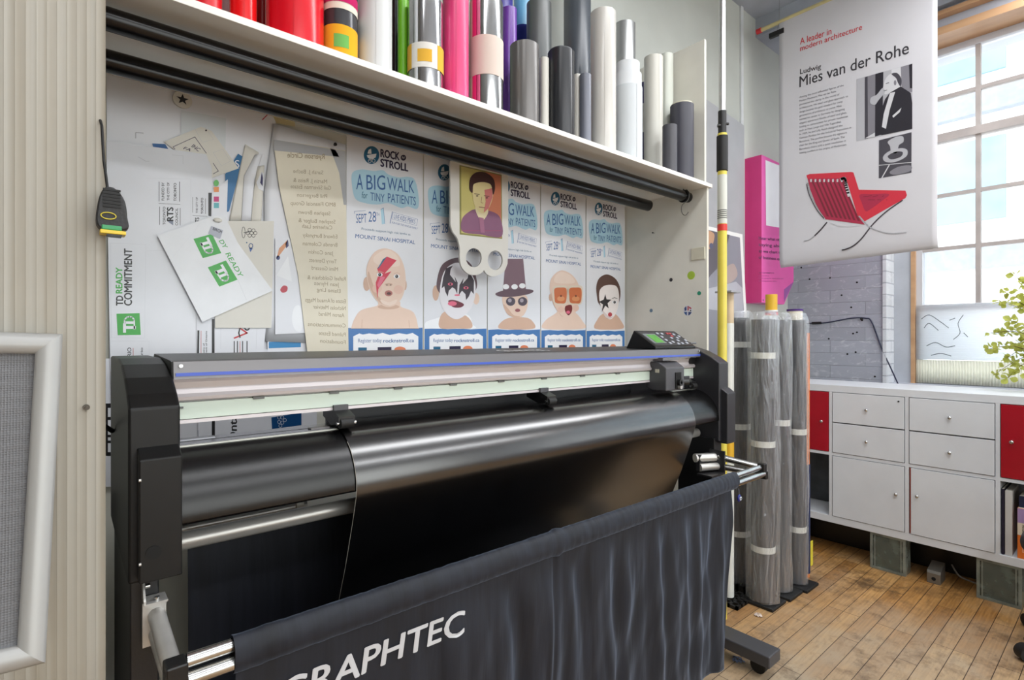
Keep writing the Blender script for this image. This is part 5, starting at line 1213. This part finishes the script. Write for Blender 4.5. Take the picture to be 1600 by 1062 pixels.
for k in range(5): gf.box(2.30 + k * .036, 2.312 + k * .036, 1.17, 1.33, 0, .015); gf.box(2.30, 2.456, 1.17 + k * .037, 1.182 + k * .037, 0, .015)
o = gf.build('grid_foot', rubber); tag(o, 'black open grid plastic plate on the floor under the white tube', 'plastic plate')
# further rolls behind
def plain_roll(x, y, r, z1, bands, label, m=None):
    t = thing('tall_roll', (x, y, 0), label, 'roll')
    MB().lathe(x, y, [(0, 0), (r, 0), (r, z1), (r * .7, z1), (r * .7, z1 - .04)], 32).build('roll', m, t)
    for a, b_, c_, nm in bands: MB().lathe(x, y, [(r, a), (r + .003, a), (r + .003, b_), (r, b_)], 32).build(nm, ink(*c_, 45), t)
    return t
d5 = depth(2.86, 1.27); plain_roll(2.862, 1.27, .029, bz(d5, 460), [(bz(d5, 492), bz(d5, 487), (206, 40, 50), 'red_ring'), (bz(d5, 489), bz(d5, 484.5), (228, 226, 226), 'white_ring'), (.9, bz(d5, 493), (226, 226, 226), 'sleeve_top')], 'yellow topped roll with red and white rings behind the wrapped rolls', mat('mustard_card', (226, 178, 48), .5))
d6 = depth(3.02, 1.22); plain_roll(3.02, 1.215, .037, bz(d6, 484), [(bz(d6, 486), bz(d6, 483), (78, 50, 120), 'purple_rim')], 'cream roll with a purple rim behind the wrapped roll nearest the cabinet', mat('cream_roll', (226, 222, 208), .5))
d7 = depth(2.93, 1.14); plain_roll(2.905, 1.125, .026, bz(d7, 520), [(.02, bz(d7, 722), (38, 48, 84), 'navy_lower_wrap')], 'slim orange and navy tube squeezed beside the cabinet', mat('orange_card', (232, 134, 64), .5))

# ------------------------------------------------------------------ banner
BX = 3.40
ban = thing('hanging_banner', (BX, 1.07, 1.66), 'long pale grey fabric banner about an architect with a red chair, hung before the window', 'banner')
bm_ = mat('banner_fabric', (206, 205, 210), .7, var=.02, vscale=3)
yl, zl = onX(1218, 418, BX); yr, zr = onX(1465, 387, BX)
def bf(u, v):
    y = yl + (yr - yl) * u; z0_ = zl + (zr - zl) * u; z = z0_ + (3.19 - z0_) * v
    bulge = .012 * math.sin(PI * min(1, v * 5)) * math.exp(-v * 9)
    return (BX - .004 + .022 * math.exp(-v * 55), y, z)
MB().grid(bf, 30, 80).build('fabric', bm_, ban, solid=.001)
Zn = lambda a, b: (1140 + a / 3.478, b / 3.478)
Zm = lambda a, b: (1250 + a / 6.247, 240 + b / 6.247)
A = artX(BX - .0052)
REDT = ink(206, 50, 60); TXK = ink(52, 50, 56); TXG = ink(92, 92, 100)
A.text('A leader in', Zn(383, 242), Zn(553, 185), Zn(383, 208), REDT, 1, .008); A.text('modern architecture', Zn(383, 278), Zn(720, 160), Zn(383, 250), REDT, 1, .008)
A.text('Ludwig', Zn(383, 403), Zn(497, 373), Zn(383, 376), TXK, 1, .008); A.text('Mies van der Rohe', Zn(380, 474), Zn(974, 290), Zn(380, 416), TXK, 1, .006)
para = ['Among the most influential figures of the', 'Modern Movement, Mies van der Rohe', 'pioneered the clarity in the world of', 'architecture. His steel and glass approach to', 'design became the gold standard for many', 'generations of architects to come. Mies',
        'started his career in Germany by designing', 'elegant apartment blocks of steel and glass,', 'leading to commissions for private residences', 'such as Haus Lange and Villa Tugendhat.', 'In 1929, he and Lilly Reich designed the', 'German Pavilion for the Industrial Exposition in', 'Barcelona. The pavilion became the signature',
        'chair for the King and Queen of Spain. The', 'Barcelona chairs sold a quiet revolution in', 'seating comfort in the origins of Modernism.']
for i, t_ in enumerate(para):
    y0_ = 533 + i * 20.2; k_len = (len(t_) / 47)
    y1_ = y0_ - (.272 - i * .006) * 275 * k_len
    A.text(t_, Zn(380, y0_), Zn(380 + 275 * k_len, y1_), Zn(380, y0_ - 10), TXG, 1)
# black and white picture of a man by a window
g1, g2, g3, g4, g5 = ink(70, 68, 76), ink(130, 128, 136), ink(178, 178, 184), ink(40, 38, 46), ink(206, 206, 210)
A.poly([Zn(690, 430), Zn(993, 346), Zn(993, 700), Zn(690, 768)], g3, 1)
A.poly([Zn(735, 420), Zn(792, 402), Zn(790, 740), Zn(735, 756)], g2, 2); A.poly([Zn(735, 420), Zn(750, 415), Zn(752, 752), Zn(735, 756)], g1, 3); A.poly([Zn(792, 402), Zn(836, 390), Zn(830, 730), Zn(790, 742)], g4, 2)
A.poly([Zn(880, 378), Zn(930, 364), Zn(935, 500), Zn(880, 500)], g5, 2); A.poly([Zn(930, 364), Zn(993, 346), Zn(993, 500), Zn(935, 500)], g2, 2); A.poly([Zn(975, 352), Zn(993, 346), Zn(993, 480), Zn(980, 480)], g4, 3)
A.blob([Zn(*q) for q in [(836, 470), (850, 425), (880, 400), (915, 405), (932, 440), (925, 480), (890, 500), (862, 510), (845, 512), (832, 490)]], g5, 4); A.blob([Zn(*q) for q in [(880, 402), (912, 398), (934, 430), (930, 470), (915, 450), (905, 425)]], g1, 5); A.ell(*Zn(900, 450), 2, 4, g2, 6); A.stroke([Zn(850, 455), Zn(866, 450)], 1, g1, 6); A.stroke([Zn(838, 494), Zn(856, 490)], .8, g1, 6)
A.poly([Zn(*q) for q in [(930, 470), (985, 505), (993, 560), (993, 700), (825, 735), (810, 640), (845, 540), (870, 505)]], g4, 5)
A.poly([Zn(*q) for q in [(872, 505), (900, 500), (870, 600), (850, 700), (828, 690), (838, 620)]], g5, 6); A.poly([Zn(*q) for q in [(885, 630), (935, 585), (925, 610), (890, 640)]], g5, 6); A.blob([Zn(*q) for q in [(765, 560), (770, 530), (800, 515), (830, 480), (845, 500), (810, 545), (790, 570)]], g3, 6)
A.poly([Zn(735, 752), Zn(790, 720), Zn(790, 742)], g5, 4)
# small close-up below it
A.poly([Zn(812, 762), Zn(989, 718), Zn(988, 938), Zn(811, 969)], g1, 1)
A.blob([Zn(*q) for q in [(835, 850), (870, 820), (930, 805), (965, 815), (960, 850), (900, 880), (845, 878)]], g3, 2); A.blob([Zn(*q) for q in [(860, 848), (900, 825), (940, 826), (930, 852), (880, 866)]], g1, 3)
A.blob([Zn(*q) for q in [(860, 770), (900, 745), (940, 740), (945, 770), (920, 790), (910, 830), (880, 828), (872, 795)]], g3, 3); A.stroke([Zn(812, 898), Zn(989, 882)], 1, g5, 3); A.stroke([Zn(868, 896), Zn(828, 966)], 1.6, g5, 3); A.blob([Zn(*q) for q in [(870, 935), (920, 905), (985, 900), (980, 930), (900, 950)]], g2, 2)
# red chair
R1, R2, R3, CH, CHD = ink(206, 50, 68), ink(170, 44, 74), ink(120, 34, 52), ink(202, 202, 206), ink(84, 76, 84)
A.poly([Zm(*q) for q in [(62, 212), (95, 198), (500, 178), (522, 184), (575, 352), (1030, 360), (1044, 405), (1030, 432), (632, 660), (560, 600), (450, 240), (75, 248)]], R1, 1)
A.poly([Zm(*q) for q in [(75, 245), (420, 238), (470, 420), (560, 600), (632, 692), (235, 638), (150, 480), (100, 350)]], R2, 2)
for k in range(8): A.poly([Zm(110 + k * 42, 262), Zm(126 + k * 42, 262), Zm(285 + k * 43, 615 + k * 6), Zm(262 + k * 43, 612 + k * 6)], R3, 3); A.poly([Zm(100 + k * 43, 250), Zm(116 + k * 43, 248), Zm(116 + k * 43, 276), Zm(100 + k * 43, 278)], CH, 4)
A.blob([Zm(*q) for q in [(585, 400), (700, 395), (870, 395), (800, 460), (690, 540), (640, 560), (600, 470)]], R2, 2)
A.stroke([Zm(*q) for q in spline([(400, 250), (440, 245), (455, 330), (500, 470), (580, 610), (680, 700), (780, 755), (900, 778), (1040, 766)], 5, False)][:14], 4.2, CH, 5); A.stroke([Zm(*q) for q in spline([(580, 610), (680, 715), (780, 758), (900, 780), (1040, 766)], 5, False)], 1.6, ink(190, 190, 196), 5)
A.stroke([Zm(*q) for q in spline([(75, 280), (95, 370), (140, 480), (190, 565), (240, 635)], 5, False)], 2.2, CH, 5); A.stroke([Zm(*q) for q in spline([(66, 300), (90, 400), (160, 540), (235, 632)], 5, False)], 1.2, CHD, 6)
A.stroke([Zm(*q) for q in spline([(1000, 455), (850, 560), (720, 680), (600, 830), (520, 900), (450, 932), (412, 940)], 5, False)], 2.0, CHD, 4); A.stroke([Zm(*q) for q in spline([(262, 672), (200, 745), (145, 800)], 5, False)], 2.0, CHD, 4); A.stroke([Zm(*q) for q in spline([(145, 800), (90, 842), (40, 852)], 5, False)], 1.2, ink(186, 186, 190), 4)
A.stroke([Zm(*q) for q in spline([(300, 680), (400, 710), (500, 712), (600, 700)], 5, False)], .7, CH, 4)
for k in range(6): A.stroke([Zm(620 + k * 45, 420 + (k % 2) * 30), Zm(700 + k * 30, 410 + (k % 2) * 40)], .8, R3, 3)
A.build('print', ban)
rodm = mat('pale_wood_dowel', (206, 194, 142), .5, var=.1)
br_ = MB().tube((BX, 1.60, 3.185), (BX, .40, 3.185), .012, 20).build('rod', rodm, ban)
MB().tube((BX, 1.60, 3.185), (BX, 1.57, 3.185), .0165, 16).build('red_end', ink(196, 44, 50), br_)
MB().box(BX - .012, BX + .012, 1.43, 1.52, 3.105, 3.135).build('bulldog_clip', dark_plastic, ban, bevel=.002)
MB().path([(BX, 1.475, 3.135), (BX, 1.465, 3.17), (BX, 1.475, 3.2)], .0016, 6).build('clip_wire', chrome, ban)
for yy in (1.46, .6): MB().path([(BX, yy, 3.195), (BX, yy, CEIL)], .0012, 6).build('hanging_wire', chrome, ban)

# ------------------------------------------------------------------ cable on the brick
pts = [(1256, 505), (1290, 504), (1330, 497), (1352, 497), (1362, 503), (1378, 545), (1392, 575), (1406, 606)]
MC = spline([(WX - .008, *onX(a, b, WX - .008)) for a, b in pts], 6, False)
wc = thing('wall_cable', (WX - .008, 1.3, .95), 'dark blue cable looped along the grey brick wall and down behind the cabinet', 'cable')
MB().path(MC, .0042, 8).build('cable', mat('navy_cable', (40, 46, 74), .45), wc)
y, z = onX(1276, 504.5, WX - .01); MB().tube((WX - .012, y + .03, z), (WX - .012, y - .03, z), .009, 10).build('plug', dark_plastic, wc)
y, z = onX(1346, 498, WX - .01); MB().tube((WX - .014, y, z), (WX, y, z), .008, 10).build('cable_hook', dark_plastic, wc)

# ------------------------------------------------------------------ cabinet on glass blocks
CXF, CXB = 3.277, 3.667
Y_ = [1.490, 1.128, .776, .432, .075]       # divider centres
cz0, cz1 = .19, .958
cab = thing('cube_cabinet', (3.47, .78, cz0), 'long low white cube cabinet with red end doors raised on glass blocks under the window', 'cabinet')
cw = mat('white_cabinet_foil', (217, 221, 226), .35, var=.02); T = .038; t2 = .016
MB().box(CXF, CXB, Y_[4] - .02, Y_[0] + .02, cz1 - T, cz1).build('top_board', cw, cab, bevel=.0012)
MB().box(CXF, CXB, Y_[4] - .02, Y_[0] + .02, cz0, cz0 + T).build('bottom_board', cw, cab, bevel=.0012)
for k, yv in enumerate(Y_):
    a = .02 if k in (0, 4) else t2 / 2
    MB().box(CXF, CXB, yv - a, yv + a, cz0 + T, cz1 - T).build('divider', cw, cab)
zm = (cz0 + cz1) / 2
for k in range(4):
    MB().box(CXF, CXB, Y_[k + 1] + t2 / 2, Y_[k] - t2 / 2, zm - t2 / 2, zm + t2 / 2).build('shelf', cw, cab)
MB().box(CXB - .006, CXB - .001, Y_[4], Y_[0], cz0 + T, cz1 - T).build('back_panel', cw, cab)
redg = mat('deep_red_gloss_door', (168, 12, 34), .2, var=.05)
def knob(y, z, par, m=chrome): MB().lathe(0, 0, [(0, 0)], 4).v and None; k = MB().tube((CXF - .004, y, z), (CXF - .012, y, z), .004, 12).ball((CXF - .016, y, z), .006, .0085, .0085, 14, 10); return k.build('knob', chrome, par)
g_ = .003
def front(nm, y1, y0, z0, z1, m, ky=None, kz=None, label=None):
    o = MB().box(CXF - .004, CXF + .014, y0 + g_, y1 - g_, z0 + g_, z1 - g_).build(nm, m, cab, bevel=.001, label=label)
    if ky is not None: knob(ky, kz, o)
    return o
up0, up1, lo0, lo1 = zm + t2 / 2, cz1 - T, cz0 + T, zm - t2 / 2
def span(k): return Y_[k] - (.02 if k == 0 else t2 / 2), Y_[k + 1] + (.02 if k == 3 else t2 / 2)
a, b_ = span(0); front('door', a, b_, up0, up1, redg, b_ + .035, (up0 + up1) / 2, 'deep red glossy door')
for k in (1, 2):
    a, b_ = span(k); zc = (up0 + up1) / 2
    front('drawer', a, b_, zc, up1, cw, (a + b_) / 2, (zc + up1) / 2); front('drawer', a, b_, up0, zc, cw, (a + b_) / 2, (zc + up0) / 2)
a, b_ = span(1); dl = front('door', a, b_, lo0, lo1, cw, b_ + .036, (lo0 + lo1) / 2 + .02)
a, b_ = span(2); front('door', a - .006, b_, lo0, lo1, cw, a - .036, (lo0 + lo1) / 2 + .03)
MB().box(CXF + .002, CXF + .012, a - .0075, a - .0035, lo0 + .004, lo1 - .004).build('door_edge', ink(170, 76, 60), cab, label='reddish door edge')
a, b_ = span(3); front('door', a, b_, up0, up1, redg, a - .04, (up0 + up1) / 2, 'deep red glossy door')
y, z = onX(1404, 627, CXF - .005); MB().tube((CXF - .008, y, z), (CXF - .004, y, z), .004, 10).build('sticker_dot', dark_plastic, cab)
# glass blocks
gbm = mat('glass_block', (126, 138, 128), .12, trans=.55, var=.2, vscale=20, bump=.6, bscale=30); grim = mat('glass_block_rim', (150, 156, 146), .25, trans=.35, var=.2, vscale=20)
for yc, lb in ((.862, 'glass block under the cabinet below the join of the two white doors'), (.43, 'glass block under the cabinet below the books'), (1.42, 'glass block under the left end of the cabinet behind the wrapped rolls')):
    t = thing('glass_block', (3.36, yc, 0), lb, 'glass block', 'glass blocks under the cabinet')
    b = MB(); x0_, x1_, w_ = 3.285, 3.375, .078
    for (ya, yb, za, zb4) in ((yc - w_, yc - w_ + .012, 0, .189), (yc + w_ - .012, yc + w_, 0, .189), (yc - w_ + .012, yc + w_ - .012, 0, .012), (yc - w_ + .012, yc + w_ - .012, .177, .189)):
        b.box(x0_, x1_, ya, yb, za, zb4)
    b.build('rim', grim, t, bevel=.0); MB().box(x0_ + .006, x1_ - .006, yc - w_ + .0125, yc + w_ - .0125, .0125, .1765).build('face', gbm, t)
    for s_ in (-1, 1): MB().box(x0_ + .0035, x0_ + .0055, yc + s_ * (w_ - .02) - .003, yc + s_ * (w_ - .02) + .003, .0125, .1765).build('inner_ridge', grim, t)
# things in the open cells
A = MB().box(3.54, 3.555, 1.15, 1.46, cz0 + T + .001, cz0 + T + .30); tag(A.build('dark_board', mat('dark_scratched_board', (40, 42, 46), .4, var=.5, vscale=9, col2=(74, 78, 82))), 'dark scratched board standing in the open left cell of the cabinet', 'board')
zb5 = cz0 + T + .0005
def book(name, y, w_, h, d_, col, label, extra=None, x0=3.29):
    t = thing(name, (x0 + d_ / 2, y, zb5), label, 'book', 'books in the lower right cell of the cabinet')
    MB().box(x0, x0 + d_, y - w_ / 2, y + w_ / 2, zb5, zb5 + h).build('cover', ink(*col, 45), t, bevel=.001)
    MB().box(x0 + .004, x0 + d_ + .001, y - w_ / 2 + .002, y + w_ / 2 - .002, zb5 + h - .0005, zb5 + h + .0005).build('pages', paper_warm, t)
    return t
cy5 = .424
b1 = book('dark_binder', .4165, .010, .30, .22, (34, 28, 44), 'thin dark folder at the left of the open book cell')
b2 = book('white_binder', .397, .024, .295, .22, (196, 194, 190), 'pale grey binder next to the thin dark folder')
b3 = book('paperback', .345, .046, .225, .17, (222, 116, 42), 'thick orange and lilac paperback standing in the lower right cabinet cell')
xa = 3.2897
a5 = Art((xa, 0, 0), (0, -1, 0), (0, 0, 1), (-1, 0, 0))
a5.poly([(-.3675, zb5 + .155), (-.3225, zb5 + .155), (-.3225, zb5 + .2245), (-.3675, zb5 + .2245)], ink(160, 134, 178, 45), 1); a5.poly([(-.3675, zb5 + .105), (-.3225, zb5 + .105), (-.3225, zb5 + .16), (-.3675, zb5 + .16)], ink(224, 212, 190, 45), 2)
a5.text('PHOTOSHOP', (-.352, zb5 + .152), (-.352, zb5 + .11), (-.343, zb5 + .152), K, 3, .02); a5.text('Illustrated', (-.352, zb5 + .085), (-.352, zb5 + .03), (-.346, zb5 + .085), ink(240, 214, 190), 1)
a5.build('spine_print', b3)
b4 = book('black_paperback', .296, .036, .275, .20, (26, 26, 30), 'black book with tan spine lettering at the right edge of the photo')
a5 = Art((xa, 0, 0), (0, -1, 0), (0, 0, 1), (-1, 0, 0)); a5.text('LAYER PAINT', (-.305, zb5 + .25), (-.305, zb5 + .10), (-.288, zb5 + .25), ink(190, 160, 120), 1, .01); a5.build('spine_print', b4)
b5 = book('navy_book', .345, .040, .05, .10, (38, 40, 66), 'navy cloth bundle lying on top of the orange paperback', x0=3.31)
b5.location.z = zb5 + .2265
b5['label'] = 'small navy book lying flat on top of the orange paperback'
# bracket and cable under the cabinet
mb_ = thing('metal_bracket', (3.33, .66, 0), 'grey metal channel bracket on the floor between the two glass blocks', 'bracket')
MB().prism([(3.30, 0), (3.30, .05), (3.305, .062), (3.40, .085), (3.40, 0)], 'y', .645, .70).build('channel', mat('dull_galvanised', (132, 130, 124), .45, .7), mb_, bevel=.002)
MB().tube((3.298, .672, .025), (3.301, .672, .025), .009, 14).build('bolt_hole', MATS['deep_black'], mb_)
o = MB().path(spline([(3.40, .62, .085), (3.36, .58, .05), (3.38, .52, .03), (3.36, .46, .01)], 6, False), .004, 8).build('floor_cable', mat('grey_cable', (110, 108, 104), .5)); tag(o, 'thin grey cable trailing under the cabinet beside the metal bracket', 'cable')
o = MB().box(3.52, 3.66, .06, 1.46, 0, .175).build('dark_filler_box', dark_plastic, bevel=.004); tag(o, 'long black box added to darken the gap under the back of the cabinet', 'box')  # added dark filler, makes the space under the cabinet read black

# ------------------------------------------------------------------ plant on the cabinet
pl0 = Vector((3.52, .235, cz1 + .0005))
plant = thing('potted_plant', pl0, 'yellow green leafy plant reaching in from the right before the window', 'plant')
MB().lathe(pl0.x, pl0.y, [(0, pl0.z), (.06, pl0.z), (.08, pl0.z + .14), (.086, pl0.z + .14), (.086, pl0.z + .155), (.074, pl0.z + .155), (.07, pl0.z + .13), (0, pl0.z + .13)], 28).build('pot', mat('white_pot', (226, 224, 220), .4), plant)
stm = MB(); lfm = MB(); rnd = random.Random(3)
def leaf(c, d, s_):
    d = d.normalized(); a = d.orthogonal().normalized(); a = (Matrix.Rotation(rnd.uniform(0, 6.28), 3, d) @ a); n_ = d.cross(a)
    pr = [(0, 0), (.25, .32), (.55, .5), (.8, .36), (1, 0), (.8, -.36), (.55, -.5), (.25, -.32)]
    lfm.add([c + d * (u * s_) + a * (v * s_ * .9) + n_ * (s_ * .22 * (abs(v) - u * u * .5)) for u, v in pr], [(0, 1, 2, 3, 4), (0, 4, 5, 6, 7)])
tips = [(1548, 520), (1562, 470), (1570, 455), (1586, 430), (1578, 500), (1600, 445), (1545, 545), (1556, 583), (1572, 560), (1590, 520), (1598, 555), (1612, 480), (1620, 520), (1605, 590), (1575, 590), (1590, 470), (1582, 545)]
for i, (px, py) in enumerate(tips):
    xx = 3.55 + rnd.uniform(-.1, .18); ty, tz = onX(px, py, xx)
    st0 = pl0 + Vector((rnd.uniform(-.03, .03), rnd.uniform(-.03, .03), .13)); en = Vector((xx, ty, tz))
    mid = (st0 + en) / 2 + Vector((0, rnd.uniform(-.02, .03), rnd.uniform(.03, .1)))
    cvp = [Vector(q) for q in spline([tuple(st0), tuple(mid), tuple(en)], 8, False)]
    stm.path(cvp, [max(.0010, .0024 - .0001 * k) for k in range(len(cvp))], 6)
    for k in range(5, len(cvp)):
        for _ in range(3 if k > 9 else 2):
            d = Vector((rnd.uniform(-1, 1), rnd.uniform(-1, 1), rnd.uniform(-.7, .8)))
            leaf(cvp[k] + d * .006, d, rnd.uniform(.018, .036))
stm.build('stems', mat('brown_stem', (112, 92, 62), .6), plant)
lf_m = translucent('yellow_green_leaf', (200, 204, 104), .5)
lfm.build('leaves', lf_m, plant)

# ------------------------------------------------------------------ office chair at the right edge of the frame
chx, chy = 2.96, .065
oc = thing('office_chair', (chx, chy, 0), 'black office chair at the right edge, only its seat edge and one caster in view', 'chair')
for k in range(5):
    a = math.radians(57) + k * 2 * PI / 5; ex_, ey_ = chx + .285 * math.cos(a), chy + .285 * math.sin(a)
    MB().path([(chx, chy, .11), (chx + .15 * math.cos(a), chy + .15 * math.sin(a), .10), (ex_, ey_, .075)], [.022, .018, .014], 10).build('leg', dark_plastic, oc)
    MB().tube((ex_ - .02 * math.sin(a), ey_ + .02 * math.cos(a), .03), (ex_ + .02 * math.sin(a), ey_ - .02 * math.cos(a), .03), .03, 22).build('caster', rubber, oc)
MB().tube((chx, chy, .09), (chx, chy, .42), .025, 20).build('gas_column', dark_plastic, oc)
MB().box(chx - .25, chx + .25, chy - .25, chy + .235, .42, .50).build('seat', mat('dark_grey_seat_fabric', (52, 54, 60), .7, var=.1, vscale=60), oc, bevel=.035, seg=4)
MB().box(chx - .21, chx + .21, chy - .27, chy - .22, .58, 1.0).build('backrest', MATS['dark_grey_seat_fabric'], oc, bevel=.025, seg=4)
MB().box(chx - .03, chx + .03, chy - .285, chy - .255, .44, .72).build('back_bar', dark_plastic, oc)

# ------------------------------------------------------------------ snap frame on the partition
tr3 = Vector((0, 0, 0)); d = ray(98, 523); k = .978 / d[1]; TR = Vector((d[0] * k, .978, CAMH + d[2] * k))
d = ray(71, 1033); k = .90 / d[1]; BR = Vector((d[0] * k, .90, CAMH + d[2] * k))
V = (TR - BR); hgt = V.length; V.normalize(); U = Vector((1, 0, 0)); U = (U - V * U.dot(V)).normalized(); Nn = U.cross(V)
if Nn.y > 0: Nn = -Nn
wid = .42; bw = .0275
sf = thing('framed_mesh_board', BR - U * (wid / 2), 'silver aluminium snap frame with a grey mesh insert hanging tilted on the left partition', 'frame')
def fp(u, v, h): return BR - U * (wid - u) + V * v + Nn * h
fr_ = MB(); prev = None; NR = 9
rings = []
for i in range(NR + 1):
    t = i / NR; ins = t * bw; h = .002 + .011 * math.sin(PI * (.06 + .88 * t)) ** .6
    rings.append([fp(ins, ins, h), fp(wid - ins, ins, h), fp(wid - ins, hgt - ins, h), fp(ins, hgt - ins, h)])
rings = [[fp(0, 0, -.004), fp(wid, 0, -.004), fp(wid, hgt, -.004), fp(0, hgt, -.004)]] + rings + [[fp(bw, bw, -.002), fp(wid - bw, bw, -.002), fp(wid - bw, hgt - bw, -.002), fp(bw, hgt - bw, -.002)]]
for q in range(4):
    n_ = len(rings)
    fr_.add([p_ for r0 in rings for p_ in (r0[q], r0[(q + 1) % 4])], [(2 * k, 2 * k + 1, 2 * k + 3, 2 * k + 2) for k in range(n_ - 1)], 0, True)
fr_.build('frame', mat('silver_snap_frame', (172, 172, 170), .4, .2, var=.02), sf)
mesh_m = mat('grey_mesh_insert', (112, 113, 116), .5, var=.04)
ntm = mesh_m.node_tree; Nm, Lm = ntm.nodes, ntm.links
vo = Nm.new('ShaderNodeTexVoronoi'); vo.inputs['Scale'].default_value = 330; vo.inputs['Randomness'].default_value = .12; tcm = Nm.new('ShaderNodeTexCoord'); Lm.new(tcm.outputs['Object'], vo.inputs['Vector'])
bpm = Nm.new('ShaderNodeBump'); bpm.inputs['Strength'].default_value = .7; bpm.inputs['Distance'].default_value = .002; Lm.new(vo.outputs['Distance'], bpm.inputs['Height']); Lm.new(bpm.outputs[0], Nm['Principled BSDF'].inputs['Normal'])
MB().add([fp(bw - .002, bw - .002, -.001), fp(wid - bw + .002, bw - .002, -.001), fp(wid - bw + .002, hgt - bw + .002, -.001), fp(bw - .002, hgt - bw + .002, -.001)], [(0, 1, 2, 3)]).build('mesh_insert', mesh_m, sf)
MB().add([fp(.004, .004, -.004), fp(wid - .004, .004, -.004), fp(wid - .004, hgt - .004, -.004), fp(.004, hgt - .004, -.004)], [(0, 1, 2, 3)]).build('backing', dim_wall, sf)

# ------------------------------------------------------------------ scraps on the floor
for i, (px, py, r_, c_, lb) in enumerate([(1185, 960, .012, (206, 190, 180), 'scrap of crumpled clear film on the floor in front of the wrapped rolls'), (1153, 1030, .016, (120, 130, 160), 'scrap of bluish crumpled film on the floor beside the plotter foot')]):
    x, y = onZ(px, py, 0.005); b = MB()
    def sc_(u, v):
        a = 2 * PI * u; k = r_ * (.35 + v) * (1 + .5 * noise.noise((math.cos(a) * 3 + i * 7, math.sin(a) * 3, v * 4)))
        return (x + k * math.cos(a), y + k * math.sin(a), .003 + .008 * abs(noise.noise((u * 9, v * 5, i))) + .004 * (1 - v))
    b.grid(sc_, 18, 4, sm=False)
    o = b.build('film_scrap', ink(*c_, 25)); tag(o, lb, 'scrap')
